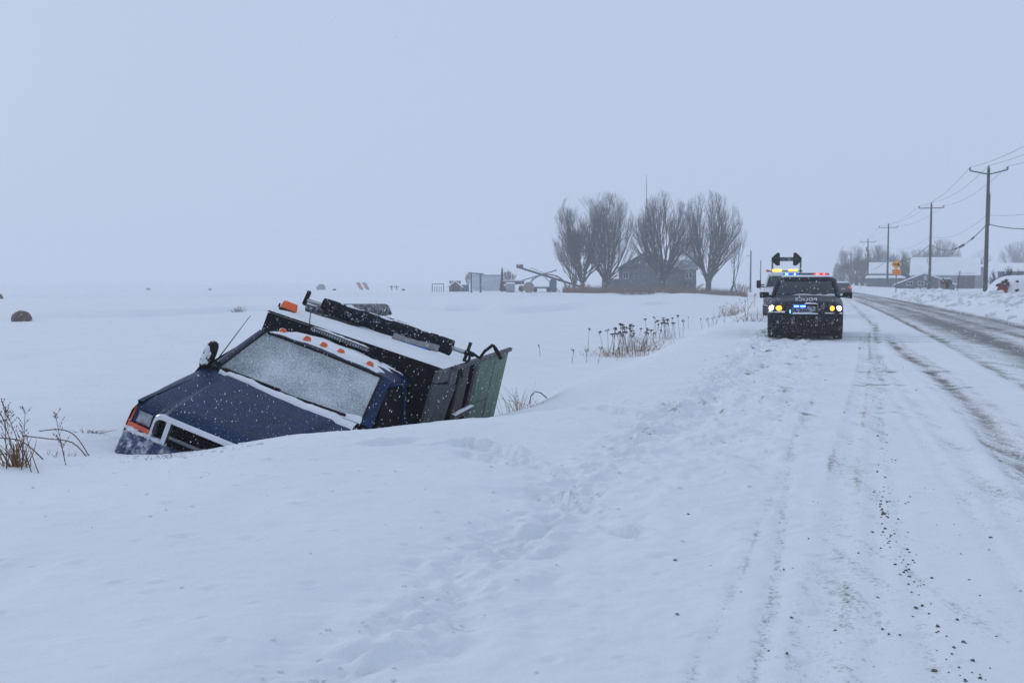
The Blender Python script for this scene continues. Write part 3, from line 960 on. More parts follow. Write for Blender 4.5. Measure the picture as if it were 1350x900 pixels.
# ---- dump box
box = MB()
box.hexa([(-1.16, 2.16, .86), (1.12, 2.16, .86), (1.12, 2.22, .86), (-1.16, 2.22, .86), (-1.165, 2.16, 1.975), (1.10, 2.16, 2.065), (1.12, 2.22, 2.07), (-1.16, 2.22, 1.98)])
box.build('headboard', M['black_steel'], truck, bevel=.008)
sh = MB()
sh.hexa([(-1.165, 2.15, 1.985), (1.06, 2.15, 2.075), (1.165, 2.78, 2.20), (-1.06, 2.78, 2.075), (-1.165, 2.15, 2.00), (1.06, 2.15, 2.09), (1.165, 2.78, 2.215), (-1.06, 2.78, 2.09)])
shelf = sh.build('cab_shield', M['black_steel'], truck)
def shelf_snow(u, v):
    a = np.array([-1.165, 2.145, 2.00]); b = np.array([1.075, 2.145, 2.092]); c = np.array([1.18, 2.78, 2.217]); d = np.array([-1.06, 2.78, 2.092])
    p = (a * (1 - u) + b * u) * (1 - v) + (d * (1 - u) + c * u) * v
    n_ = float(fbm(u * 8, v * 3, 241, 3))
    e = min(1, 14 * u, 14 * (1 - u), 6 * (1 - v), 9 * v + .12)
    p[2] += .003 + .022 * e * (1 + .6 * n_)
    p[1] -= .006 * (1 - v) * (1 + n_)
    return p
MB().grid(shelf_snow, 70, 16).build('shelf_snow', M['snow'], shelf, smooth=True, angle=180)
# floor, far side and tail of the box
ib = MB()
ib.box((0, 4.3, .98), (2.2, 4.1, .08))
ib.box((0, 6.28, 1.45), (2.2, .05, 1.0))
ib.build('box_floor', M['steel_dark'], truck)
ld = MB()
def load(u, v):
    x = lerp(-1.0, 1.06, u); y = lerp(2.75, 6.2, v)
    return (x, y, 1.98 + .06 * u + .06 * v + .06 * float(fbm(x * 2, y * 2, 251, 3)))
ld.grid(load, 30, 40).build('snow_load', M['snow'], truck, smooth=True, angle=180)
inner = MB().hexa([(1.03, 2.2, .95), (1.06, 2.2, .95), (1.06, 6.25, .95), (1.03, 6.25, .95), (1.03, 2.2, 2.02), (1.06, 2.2, 2.02), (1.06, 6.25, 2.28), (1.03, 6.25, 2.28)])
inner.build('side_liner', M['interior'], truck)
def quad_board(name, top, bot, mat, th=.045, dx=0.0, parent=truck, bevel=.006, label=None, lift=0.0):
    (y0, z0), (y1, z1) = top
    (y2, z2, x2), (y3, z3, x3) = bot           # below top[0], below top[1]
    o_ = [(x2 + dx, y2, z2), (x3 + dx, y3, z3), (1.12 + dx, y1, z1), (1.12 + dx, y0, z0)]
    i_ = [(p[0] - th, p[1], p[2]) for p in o_]
    mb = MB()
    mb.add(o_ + i_, [(0, 1, 2, 3), (7, 6, 5, 4), (0, 4, 5, 1), (1, 5, 6, 2), (2, 6, 7, 3), (3, 7, 4, 0)])
    return mb.build(name, mat, parent, bevel=bevel, label=label)
quad_board('side_panel', [(1.74, 2.075), (2.35, 2.12)], [(1.74, 1.94, 1.12), (2.35, 1.96, 1.14)], M['grey_board'], .04, .0)
quad_board('side_panel', [(1.68, 1.93), (2.98, 1.90)], [(1.68, 1.10, 1.17), (2.62, 1.10, 1.19)], M['grey_panel'], .04, .012, label='flat dark grey panel behind the cab')
quad_board('plank', [(2.50, 2.11), (2.90, 2.135)], [(2.50, 1.90, 1.16), (2.86, 1.92, 1.16)], M['grey_board'], .03, -.02)
quad_board('plank', [(3.13, 2.15), (3.63, 2.17)], [(3.11, 1.0, 1.28), (3.66, 1.0, 1.28)], M['brown_board'], .03, -.02)
quad_board('plank', [(4.03, 2.20), (4.17, 2.22)], [(4.04, 1.0, 1.27), (4.18, 1.0, 1.27)], M['grey_board'], .04, .0)
quad_board('plank', [(3.50, 1.46), (4.00, 1.47)], [(3.50, 1.0, 1.26), (4.0, 1.0, 1.26)], M['grey_board'], .03, .0)
quad_board('plank', [(4.20, 2.24), (5.32, 2.33)], [(4.20, 1.62, 1.20), (5.32, 1.66, 1.205)], M['green_board'], .04, .0, label='weathered grey green upper side board')
quad_board('plank', [(4.20, 1.605), (5.32, 1.645)], [(4.20, .98, 1.19), (5.32, .98, 1.19)], M['green_board'], .04, .085)
quad_board('plank', [(5.345, 2.335), (5.84, 2.37)], [(5.345, .98, 1.30), (5.84, 1.0, 1.30)], M['green_board'], .04, .004, label='greenest side board at the tail end')
quad_board('plank', [(5.855, 2.37), (6.36, 2.41)], [(5.855, 1.0, 1.30), (6.36, 1.02, 1.30)], M['green_board'], .04, .007)
# rails
MB().bar((1.145, 2.45, 2.135), (1.145, 6.37, 2.425), .05, .055).build('top_rail', M['grey_board'], truck, bevel=.006)
rl = MB().bar((1.225, 3.00, 1.50), (1.225, 4.17, 1.58), .05, .07).build('side_rail', M['grey_board'], truck, bevel=.006)
def rsn(u, v):
    p = np.array([1.225, 3.0, 1.537]) * (1 - u) + np.array([1.225, 4.17, 1.617]) * u
    n_ = float(fbm(u * 14, v, 261, 3))
    return (p[0] + .03 * (v - .5) * 2, p[1], p[2] + .022 * math.sin(math.pi * v) * (1 + n_) * min(1, 10 * u, 6 * (1 - u)))
MB().grid(rsn, 30, 6).build('rail_snow', M['snow'], rl, smooth=True, angle=180)
# far side rail with its end
fr_ = MB().tube([(-.94, 3.3, 2.14), (-.93, 4.6, 2.23), (-.92, 6.1, 2.31)], [.085, .085, .10], 10)
far = fr_.build('far_side_rail', M['black_snowy'], truck, smooth=True)
MB().box((-.94, 4.7, 1.95), (.05, 2.9, .45)).build('far_side_board', M['black_steel'], truck)
MB().tube([(-.94, 6.12, 2.30), (-.90, 6.22, 2.34), (-.84, 6.25, 2.27)], .03, 7).build('rail_end', M['black_snowy'], far, smooth=True)
MB().tube([(-.92, 5.85, 2.20), (-.45, 5.85, 2.22)], .035, 10).build('cross_rod', M['black'], truck, smooth=True)
MB().bar((-.93, 5.2, 1.95), (-.90, 6.0, 2.24), .06, .10).build('brace', M['black_snowy'], truck)
for x in (-.80, -.70):
    MB().tube([(x, 5.85, 2.19), (x + .01, 5.86, 1.95)], .006, 5).build('cord', M['black'], truck)

# rolled tarp with its crank
tp = MB()
npt = 34
pts, rads = [], []
for k in range(npt):
    t = k / (npt - 1)
    x = lerp(-.80, .93, t)
    pts.append((x, 2.92, lerp(2.235, 2.315, t) + .004 * math.sin(t * 23)))
    rads.append(.100 * (1 + .025 * float(fbm(t * 14, 0.3, 271, 3))))
tp.tube(pts, rads, 18)
tarp = tp.build('tarp_roll', M['tarp'], truck, smooth=True, angle=50)
def tsn(u, v):
    k = lerp(-.78, .92, u); zc_ = lerp(2.235, 2.315, u)
    a = lerp(.15, 2.15, v)
    n_ = float(fbm(u * 22, v * 3, 281, 4))
    e = math.sin(math.pi * v) * min(1, 12 * u, 12 * (1 - u))
    r_ = .094 + .026 * e * max(0, .35 + 1.3 * n_)
    return (k, 2.92 + r_ * math.cos(a), zc_ + r_ * math.sin(a))
MB().grid(tsn, 110, 10).build('tarp_snow', M['snow'], tarp, smooth=True, angle=180)
MB().tube([(-1.03, 2.92, 2.225), (-.79, 2.92, 2.237)], .030, 10).build('roller_rod', M['steel'], tarp, smooth=True)
MB().tube([(.92, 2.92, 2.312), (1.12, 2.92, 2.322)], .028, 10).build('roller_rod', M['steel'], tarp, smooth=True)
MB().bar((-1.04, 2.90, 2.16), (-1.05, 2.96, 2.34), .05, .07).build('rod_cap', M['black'], tarp, bevel=.01)
MB().tube([(-.98, 2.86, 2.14), (-.76, 2.86, 2.16)], .05, 8).build('lower_roll', M['black_snowy'], tarp, smooth=True)
ck = MB()
ck.tube([(1.10, 2.92, 2.32), (1.22, 2.92, 2.33)], .03, 8)
ck.bar((1.13, 2.92, 2.12), (1.13, 2.92, 2.46), .035, .05)
ck.bar((1.11, 2.92, 2.13), (1.17, 2.95, 2.02), .02, .03)
ck.tube([(1.16, 2.92, 2.36), (1.19, 2.90, 2.25), (1.15, 2.90, 2.2)], .018, 7)
ck.tube([(1.22, 2.92, 2.335), (1.30, 2.92, 2.32), (1.33, 2.92, 2.42), (1.40, 2.92, 2.53)], .020, 8)
ck.tube([(1.40, 2.92, 2.53), (1.45, 2.92, 2.49), (1.56, 2.92, 2.40)], [.014, .026, .022], 8)
ck.build('crank', M['black'], tarp, smooth=True)
# things under the roll
MB().grid(lambda u, v: (lerp(.20, .80, u), 2.80 + .03 * v, lerp(2.16, 2.25, v) + .05 * u - .02 * math.sin(u * 5) * v), 14, 5).build('grey_sheet', M['tan_sheet'], truck, smooth=True, solid=.01)
MB().grid(lambda u, v: (lerp(.30, .72, u), 2.765 + .02 * v, lerp(2.125, 2.175, v) + .04 * u + .008 * math.sin(u * 17)), 16, 5).build('blue_sheet', M['blue_tarp'], truck, smooth=True, solid=.012)
# beacon
bc = MB().box((-1.03, 2.42, 2.055), (.20, .10, .03))
beac = bc.build('beacon', M['black'], truck)
MB().hexa([(-1.13, 2.37, 2.07), (-.93, 2.37, 2.07), (-.93, 2.47, 2.07), (-1.13, 2.47, 2.07), (-1.11, 2.38, 2.165), (-.95, 2.38, 2.165), (-.95, 2.46, 2.165), (-1.11, 2.46, 2.165)]).build('beacon_lens', M['orange'], beac, bevel=.012)
MB().tube([(-1.15, 2.40, 2.06), (-1.15, 2.40, 2.11)], .012, 6).build('beacon_bolt', M['black'], beac)
# wheels and frame, mostly buried
for sx, y in ((-.82, 0.0), (.82, 0.0), (-.82, 4.2), (.82, 4.2)):
    wh = MB()
    prof = [(.22, -.12), (.36, -.13), (.415, -.10), (.42, 0), (.415, .10), (.36, .13), (.22, .12)]
    wh.loft([[(sx + b_, y + a_ * math.cos(t), .42 + a_ * math.sin(t)) for (a_, b_) in prof] for t in [2 * math.pi * k / 20 for k in range(21)]], caps=False, close=False)
    wo = wh.build('wheel', M['rubber'], truck, smooth=True)
    MB().tube([(sx - .08, y, .42), (sx + .08, y, .42)], .22, 16).build('rim', M['steel'], wo)
MB().box((0, 3.2, .62), (.9, 5.6, .22)).build('chassis', M['steel_dark'], truck)
# ------------------------------------------------------------------ shared car materials
M['tyre'] = M['rubber']
M['police_paint'] = pbr('police_paint', (0.006, 0.007, 0.016), 0.4, 0.3, 6, coat=0.06, snow=0.08, sscale=30, spec=.25)
M['police_low'] = pbr('police_lower', (0.008, 0.007, 0.012), 0.6, 0.3, 6, snow=0.12, sscale=26, spec=.12)
M['car_glass'] = pbr('car_glass', (0.010, 0.022, 0.028), 0.15, 0.3, 5, spec=0.35, snow=0.04, sscale=60)
M['white_paint'] = pbr('white_paint', (0.62, 0.64, 0.66), 0.4, 0.08, 5, coat=0.3)
M['red_paint'] = pbr('dark_red_paint', (0.075, 0.010, 0.016), 0.35, 0.25, 6, coat=0.3, snow=0.06, sscale=14)
M['head_on'] = emit('headlamp_lit', (1.0, 0.90, 0.76), 7)
M['amber_on'] = emit('amber_lit', (1.0, 0.36, 0.02), 3.2)
M['amber_bar'] = emit('amber_bar_lit', (1.0, 0.52, 0.06), 2.2)
M['blue_on'] = emit('blue_lit', (0.12, 0.42, 1.0), 5)
M['blue_dim'] = emit('blue_lens_glow', (0.004, 0.035, 0.9), 1.2)
M['red_on'] = emit('red_lit', (1.0, 0.13, 0.12), 3.5)
M['red_dim'] = emit('red_lens', (0.9, 0.01, 0.02), .8)
M['tail_on'] = emit('tail_lit', (1.0, 0.10, 0.08), .7, (.4, .02, .02))
M['letter'] = pbr('reflective_letter', (0.85, 0.87, 0.9), 0.5, 0.1, 8)
M['wood_pole'] = pbr('pole_wood', (0.060, 0.066, 0.056), 0.9, 0.3, 3, bump=0.4, stretch=(1, 1, .1), snow=0.06, sscale=9)
M['metal_grey'] = pbr('grey_metal', (0.10, 0.105, 0.11), 0.6, 0.2, 5)
M['wire'] = pbr('wire', (0.03, 0.03, 0.033), 0.7, 0.2, 5)
M['bark'] = pbr('bark', (0.050, 0.046, 0.046), 0.95, 0.3, 4)
M['dry_grass'] = pbr('dry_grass', (0.20, 0.125, 0.095), 0.9, 0.35, .6)
M['straw'] = pbr('straw', (0.28, 0.15, 0.07), 0.9, 0.3, 6)
M['stem'] = pbr('weed_stem', (0.105, 0.060, 0.052), 0.9, 0.3, 10)
M['seed'] = pbr('seed_head', (0.035, 0.030, 0.034), 0.95, 0.3, 20, snow=0.06, sscale=30)
M['soil'] = pbr('soil', (0.055, 0.048, 0.043), 0.95, 0.35, 12, bump=.4)
M['clod'] = pbr('dirt_clod', (0.11, 0.10, 0.095), 0.95, 0.4, 40, snow=.2, sscale=60)
M['hay'] = pbr('hay', (0.11, 0.08, 0.058), 0.95, 0.4, 14, bump=.7, bscale=20, snow=.04, sscale=10)
M['pale_hay'] = pbr('pale_hay', (0.26, 0.21, 0.18), 0.95, 0.3, 4, snow=.2, sscale=5)
M['siding'] = pbr('grey_siding', (0.125, 0.145, 0.165), 0.85, 0.12, 1.0)
M['siding_pale'] = pbr('pale_siding', (0.30, 0.33, 0.36), 0.85, 0.10, 1.0)
M['screen_pale'] = pbr('pale_screen', (0.50, 0.54, 0.58), 0.85, 0.08, 1.0)
M['door_wood'] = pbr('weathered_door', (0.085, 0.085, 0.10), 0.9, 0.3, 1.5, stretch=(4, 4, .3))
M['house_wall'] = pbr('house_wall', (0.115, 0.138, 0.16), 0.85, 0.25, 1.2)
M['roof_snowy'] = pbr('snowed_roof', (0.84, 0.855, 0.87), 0.85, 0.05, .6)
M['roof_shingle'] = pbr('house_shingle', (0.14, 0.17, 0.19), 0.9, 0.35, .8, snow=.2, sscale=1.2)
M['pane'] = pbr('window_pane', (0.03, 0.04, 0.05), 0.2, 0.2, 5)
M['trim'] = pbr('white_trim', (0.45, 0.47, 0.49), 0.6, 0.08, 5)
M['sign_yellow'] = pbr('sign_yellow', (0.95, 0.42, 0.006), 0.45, 0.06, 5)
M['sign_orange'] = pbr('sign_orange', (0.95, 0.34, 0.005), 0.45, 0.06, 5)
M['sign_black'] = pbr('sign_black', (0.015, 0.013, 0.014), 0.6, 0.2, 5)
M['red_panel'] = pbr('red_panel', (0.24, 0.016, 0.02), 0.6, 0.35, 6, snow=.06, sscale=12)
M['conifer'] = pbr('conifer_needle', (0.035, 0.055, 0.045), 0.9, 0.35, 1.5, snow=.12, sscale=3)
M['rust'] = pbr('farm_metal', (0.075, 0.065, 0.075), 0.8, 0.3, 2)
M['pale_metal'] = pbr('pale_metal', (0.17, 0.18, 0.20), 0.8, 0.2, 2)
M['blue_metal'] = pbr('blue_metal', (0.075, 0.115, 0.16), 0.7, 0.2, 2)
M['brown_box'] = pbr('mailbox_wood', (0.10, 0.055, 0.042), 0.8, 0.3, 5)
M['stake'] = pbr('pale_stake', (0.48, 0.42, 0.30), 0.8, 0.2, 8)
M['plaque_ink'] = pbr('plaque_ink', (0.62, 0.14, 0.006), 0.5, 0.1, 5)
M['barricade_red'] = pbr('barricade_red', (0.55, 0.07, 0.05), 0.6, 0.15, 3)

def rrect_xy(x0, x1, y0, y1, r, z, n=4):
    P = []
    for cx_, cy_, a0 in ((x1 - r, y1 - r, 0), (x0 + r, y1 - r, 90), (x0 + r, y0 + r, 180), (x1 - r, y0 + r, 270)):
        for k in range(n + 1):
            a = math.radians(a0 + 90 * k / n)
            P.append((cx_ + r * math.cos(a), cy_ + r * math.sin(a), z))
    return P

def wheel(parent, x, y, r=.40, wd=.25):
    prof = [(.62, -.42), (.9, -.5), (.985, -.40), (1, 0), (.985, .40), (.9, .5), (.62, .42)]
    mb = MB().loft([[(x + b * wd, y + a * r * math.cos(t), r + a * r * math.sin(t)) for a, b in prof] for t in [2 * math.pi * k / 24 for k in range(25)]], caps=False, close=False)
    o = mb.build('wheel', M['tyre'], parent, smooth=True)
    MB().tube([(x - wd * .42, y, r), (x + wd * .42, y, r)], r * .63, 16).build('rim', M['metal_grey'], o)
    return o

def car_shell(root, stations, mat, name='body'):
    """stations: (y, half width, z bottom, z shoulder, z top, crown) -> lofted lower body"""
    rings = []
    for y, w_, zb, zs, zt, cr in stations:
        half = [(0, zb), (w_ * .80, zb), (w_ * .96, zb + .05), (w_, zb + .18), (w_ * 1.005, lerp(zb, zs, .55)), (w_, zs - .04), (w_ * .985, zs), (w_ * .93, lerp(zs, zt, .65)), (w_ * .80, zt), (w_ * .4, zt + cr * .8), (0, zt + cr)]
        rings.append([(p[0], y, p[1]) for p in half] + [(-p[0], y, p[1]) for p in half[-2:0:-1]])
    return MB().loft(rings).build(name, mat, root, smooth=True, angle=32)

# ------------------------------------------------------------------ police SUV on the shoulder
ph = math.atan2(8.1, 27.3)
pol = empty('police_car', (8.02, 27.25, gz(8.02, 27.25)), -ph, label='black police SUV with blue and red roof lights flashing, headlights on', cat='police car')
pol['label'] = 'black police SUV with flashing blue and red roof lights parked on the snowy shoulder'
car_shell(pol, [(.0, .84, .42, .78, .90, .02), (.06, .93, .34, .82, 1.00, .03), (.16, .985, .31, .86, 1.055, .04), (.5, 1.01, .30, .98, 1.10, .05), (1.2, 1.015, .30, 1.05, 1.17, .05), (1.45, 1.015, .30, 1.07, 1.20, .04), (2.6, 1.015, .30, 1.09, 1.20, .02), (4.6, 1.01, .32, 1.09, 1.20, .02), (5.1, .96, .36, 1.05, 1.18, .02), (5.2, .90, .42, .98, 1.1, .01)], M['police_paint'])
cabp = MB().loft([rrect_xy(-.93, .93, 1.30, 5.08, .30, 1.17), rrect_xy(-.90, .90, 1.50, 5.03, .30, 1.32), rrect_xy(-.83, .83, 1.86, 4.95, .28, 1.58), rrect_xy(-.80, .80, 1.98, 4.92, .27, 1.64)])
cabp.build('window_glass', M['car_glass'], pol, smooth=True, angle=50)
rp_ = MB().loft([rrect_xy(-.805, .805, 1.97, 4.93, .27, 1.625), rrect_xy(-.80, .80, 1.97, 4.93, .27, 1.68), rrect_xy(-.76, .76, 2.03, 4.88, .26, 1.735), rrect_xy(-.60, .60, 2.25, 4.6, .25, 1.765), rrect_xy(-.3, .3, 2.5, 4.3, .2, 1.772)])
rpo = rp_.build('roof', M['police_paint'], pol, smooth=True, angle=60)
MB().loft([rrect_xy(-.70, .70, 2.10, 4.80, .25, 1.74), rrect_xy(-.68, .68, 2.14, 4.78, .25, 1.775), rrect_xy(-.5, .5, 2.4, 4.5, .25, 1.80)]).build('roof_snow', M['snow'], rpo, smooth=True, angle=70)
for sg in (-1, 1):
    pl = MB().tube([(sg * .90, 1.40, 1.18), (sg * .87, 1.60, 1.36), (sg * .80, 1.95, 1.62), (sg * .785, 2.05, 1.67)], .042, 8)
    pl.build('pillar', M['police_paint'], pol, smooth=True)
    MB().tube([(sg * .955, 2.95, 1.18), (sg * .82, 2.95, 1.66)], .05, 8).build('pillar', M['police_paint'], pol, smooth=True)
    MB().tube([(sg * .955, 4.05, 1.18), (sg * .82, 4.05, 1.66)], .06, 8).build('pillar', M['police_paint'], pol, smooth=True)
    mir = MB().loft([[(sg * (1.03 + a_) , 1.62 + b_, 1.13 + c_) for a_, b_, c_ in q] for q in (
        [(.0, .0, .03), (.24, .02, .0), (.25, .02, .16), (.02, .0, .16)], [(-.02, .06, .02), (.25, .08, -.01), (.265, .08, .175), (.0, .06, .17)], [(-.02, .14, .02), (.25, .14, .0), (.26, .14, .17), (.0, .14, .165)])])
    mo = mir.build('side_mirror', M['black'], pol, bevel=.02)
    MB().bar((sg * .93, 1.66, 1.17), (sg * 1.06, 1.68, 1.19), .09, .05).build('mirror_arm', M['black'], mo)
    # headlights: a lit lamp and an amber flasher in one housing
    hb = MB().hexa([(sg * .60, -.005, .78), (sg * .96, .10, .80), (sg * .97, .22, .80), (sg * .60, .15, .78), (sg * .58, .01, .955), (sg * .955, .13, .975), (sg * .965, .25, .975), (sg * .58, .16, .955)])
    ho_ = hb.build('headlight', M['black'], pol, bevel=.015)
    a_, b_ = ((.60, .78), (.785, .96)) if sg < 0 else ((.64, .77), (.785, .95))
    lampx = (b_, a_)
    for (x0, x1), mt, nm in ((lampx[0], M['head_on'], 'lit_lamp'), (lampx[1], M['amber_on'], 'amber_flasher')):
        q0, q1 = lerp(-.055, .055, (x0 - .6) / .36), lerp(-.055, .055, (x1 - .6) / .36)
        hgt = (.805, .945)
        MB().blob((sg * (x0 + x1) / 2, (q0 + q1) / 2 + .045, .875), ((x1 - x0) / 2, .05, .075 if nm == 'lit_lamp' else .072), 14, 8).build(nm, mt, ho_, smooth=True, angle=180)
    # snow on the bumper ledge under the lamp
    ls = MB().grid(lambda u, v, sg=sg: (sg * lerp(.52, .97, u), lerp(-.02, .12, u) - .05 + .10 * v - .02 * u, .735 + .035 * math.sin(math.pi * min(1, v + .1)) + .012 * float(vn(u * 8, v * 2 + sg, 301))), 16, 5)
    ls.build('ledge_snow', M['snow'], pol, smooth=True, angle=180, solid=.03)
    MB().tube([(sg * .70, -.06, .50), (sg * .70, -.02, .50)], .055, 12).build('fog_lamp', M['grey_bar'], pol)
    wheel(pol, sg * .885, .86); wheel(pol, sg * .885, 3.85)
# bumper, grille, skirt
MB().loft([[(x, y, .20 + .2 * (abs(x) > .88)), (x, y - .04, .28 + .16 * (abs(x) > .88)), (x, y - .06, .60), (x, y - .04, .72), (x, y + .12, .73), (x, y + .12, .20 + .2 * (abs(x) > .88))] for x, y in ((-1.0, .34), (-.985, .16), (-.90, .04), (-.6, -.03), (0, -.06), (.6, -.03), (.90, .04), (.985, .16), (1.0, .34))]).build('bumper', M['police_low'], pol, smooth=True, angle=40)
gr = MB().box((0, -.01, .86), (1.08, .05, .20)).build('grille', M['black'], pol, bevel=.015)
for z in (.80, .86, .92):
    MB().box((0, -.04, z), (1.02, .02, .018)).build('grille_bar', M['grey_bar'], gr)
MB().box((0, .30, .17), (1.6, .1, .14)).build('skid_plate', M['black'], pol)
MB().box((0, 2.6, .27), (1.7, 4.2, .24)).build('underbody', M['black'], pol)
# push bar in front of the grille, snow caked on it
pb = empty('push_bar', parent=pol)
for x in (-.31, .31):
    MB().loft([[(x - .04, y, z), (x + .04, y, z), (x + .04, y + .07, z), (x - .04, y + .07, z)] for y, z in ((-.10, .40), (-.19, .55), (-.20, .85), (-.14, 1.0))]).build('upright', M['black_snowy'], pb)
MB().box((0, -.19, .69), (.70, .08, .07)).build('cross_bar', M['black'], pb, bevel=.015)
MB().box((0, -.19, .97), (.62, .07, .06)).build('cross_bar', M['black'], pb, bevel=.015)
def pbs(u, v, x0, x1, z, th): return (lerp(x0, x1, u), -.19 + .05 * (v - .5) * 2, z + th * math.sin(math.pi * v) * (1 + .8 * float(vn(u * 7, z * 9, 311))) * min(1, 9 * u, 9 * (1 - u)))
MB().grid(lambda u, v: pbs(u, v, -.36, .36, .725, .05), 18, 5).build('bar_snow', M['snow'], pb, smooth=True, angle=180)
MB().grid(lambda u, v: pbs(u, v, -.02, .33, 1.0, .035), 14, 5).build('bar_snow', M['snow'], pb, smooth=True, angle=180)
sk = MB()
rs = random.Random(12)
for k in range(34):
    x = rs.choice((rs.uniform(-.30, -.15), rs.uniform(.08, .30), rs.uniform(-.1, .1)))
    sk.blob((x, -.10 + rs.uniform(-.02, .02), rs.uniform(.72, .93) if abs(x) > .1 else rs.uniform(.76, .86)), (.05, .03, .035), 7, 5, .3, rs)
sk.build('caked_snow', M['snow_dirty'], pb, smooth=True, angle=180, kind='stuff')
MB().box((0, -.16, .80), (.22, .03, .10)).build('plate', M['black_snowy'], pb)
for x in (-.225, -.055):
    bs_ = MB().box((x, -.215, .935), (.165, .04, .10)).build('blue_strobe', M['blue_dim'], pb, bevel=.008)  # oversized dim-glowing lens stands in for the halo round the bright core
    MB().box((x, -.24, .938), (.125, .02, .042)).build('strobe_core', M['blue_on'], bs_, bevel=.006)
MB().box((-.39, -.03, .79), (.03, .04, .08)).build('blue_strobe', M['blue_on'], pol, bevel=.006)
MB().blob((.46, -.05, .93), (.06, .03, .06), 10, 6).build('spot_lamp', M['grey_bar'], pol, smooth=True, angle=180)
# lettering across the hood, written in mirror image
fc = bpy.data.curves.new('hood_lettering', 'FONT')
fc.body = 'POLICE'
fc.size = .20
fc.extrude = .002
fc.align_x, fc.align_y = 'CENTER', 'CENTER'
fc.space_character = 1.12
to = bpy.data.objects.new('hood_lettering', fc)
col.objects.link(to)
to.parent = pol
to.location = (0.02, .10, 1.115)
to.rotation_euler = (R(50), 0, 0)
to.scale = (-.82, .75, 1)
bpy.context.view_layer.update()
lme = bpy.data.meshes.new_from_object(to.evaluated_get(bpy.context.evaluated_depsgraph_get()))
lme.materials.clear(); lme.materials.append(M['letter'])
lo_ = bpy.data.objects.new('hood_letters', lme)
col.objects.link(lo_)
lo_.parent = pol
lo_.location, lo_.rotation_euler, lo_.scale = to.location, to.rotation_euler, to.scale
bpy.data.objects.remove(to)
# hood snow line at the foot of the glass, wipers
MB().grid(lambda u, v: (lerp(-.45, .80, u), 1.30 + .02 * v - .05 + .12 * (lerp(-.45, .8, u)) ** 2, 1.20 + .05 * math.sin(math.pi * v) * (1 + .8 * float(vn(u * 9, 2.2, 321))) * min(1, 8 * u)), 30, 5).build('cowl_snow', M['snow'], pol, smooth=True, angle=180)
for x0, x1 in ((-.75, -.15), (-.05, .60)):
    MB().tube([(x0, 1.27, 1.235), (x1, 1.30, 1.255)], .012, 6).build('wiper', M['black'], pol)
# light bar
lb = MB().loft([rrect_xy(-.66, .66, 2.45, 2.75, .08, 1.80), rrect_xy(-.66, .66, 2.45, 2.75, .08, 1.845), rrect_xy(-.62, .62, 2.48, 2.72, .06, 1.862)]).build('light_bar', M['black'], pol, smooth=True, angle=40)
for sx in (-.45, .45):
    MB().box((sx, 2.6, 1.785), (.06, .2, .05)).build('bar_foot', M['black'], lb)
for x, mt, nm, ww in ((-.625, M['blue_dim'], 'blue_lamp', .05), (-.55, M['blue_on'], 'blue_lamp', .09), (-.425, M['blue_dim'], 'blue_lamp', .15), (-.315, M['blue_on'], 'blue_lamp', .05), (-.24, M['blue_dim'], 'blue_lamp', .09), (.25, M['red_dim'], 'red_lamp', .06), (.335, M['red_on'], 'red_lamp', .10), (.43, M['red_dim'], 'red_lamp', .08), (.51, M['red_on'], 'red_lamp', .06), (.59, M['red_dim'], 'red_lamp', .08)):
    MB().box((x, 2.445, 1.828), (ww, .04, .055)).build(nm, mt, lb, bevel=.008)
MB().box((.05, 2.447, 1.83), (.44, .03, .03)).build('clear_lens', M['grey_bar'], lb)

# ------------------------------------------------------------------ white truck behind it
wx, wy = float(at(1036, 400, 44.5)[0]), 44.5
wt = empty('service_truck', (wx, wy, gz(wx, wy)), -math.atan2(wx, wy), label='white work truck with amber lights and tall rear frame behind the police SUV', cat='truck')
car_shell(wt, [(.0, .90, .50, .92, 1.06, .02), (.08, .98, .45, .98, 1.14, .03), (.3, 1.01, .42, 1.05, 1.20, .04), (1.25, 1.02, .42, 1.16, 1.28, .04), (1.5, 1.02, .42, 1.2, 1.32, .02), (3.6, 1.02, .42, 1.22, 1.33, .01), (3.7, 1.0, .45, 1.2, 1.3, .0)], M['white_paint'])
MB().loft([rrect_xy(-.94, .94, 1.32, 3.66, .2, 1.29), rrect_xy(-.88, .88, 1.65, 3.62, .2, 1.55), rrect_xy(-.80, .80, 1.98, 3.58, .2, 1.84)]).build('window_glass', M['car_glass'], wt, smooth=True, angle=50)
rw = MB().loft([rrect_xy(-.83, .83, 1.94, 3.62, .2, 1.80), rrect_xy(-.81, .81, 1.95, 3.62, .2, 1.90), rrect_xy(-.72, .72, 2.05, 3.5, .2, 1.96), rrect_xy(-.4, .4, 2.3, 3.3, .2, 1.98)]).build('roof', M['white_paint'], wt, smooth=True, angle=60)
for sg in (-1, 1):
    MB().tube([(sg * .93, 1.40, 1.30), (sg * .80, 1.98, 1.86)], .05, 8).build('pillar', M['white_paint'], wt, smooth=True)
    m_ = MB().box((sg * 1.23, 1.55, 1.42), (.20, .10, .36)).build('tow_mirror', M['black'], wt, bevel=.035)
    MB().tube([(sg * .98, 1.6, 1.40), (sg * 1.16, 1.56, 1.40)], .03, 7).tube([(sg * .98, 1.6, 1.30), (sg * 1.16, 1.56, 1.32)], .03, 7).build('mirror_arm', M['black'], m_)
    MB().box((sg * .80, .03, .86), (.34, .12, .20)).build('headlight', M['lens'], wt, bevel=.02)
    MB().box((sg * .90, .05, .70), (.18, .12, .07)).build('turn_signal', M['amber'], wt, bevel=.015)
    wheel(wt, sg * .88, .95, .41, .27); wheel(wt, sg * .88, 4.6, .41, .27)
    MB().box((sg * .80, 5.0, .85), (.45, 2.4, .9)).build('tool_box', M['white_paint'], wt, bevel=.02)
MB().box((0, -.03, .62), (1.9, .16, .24)).build('bumper', M['black_snowy'], wt, bevel=.04)
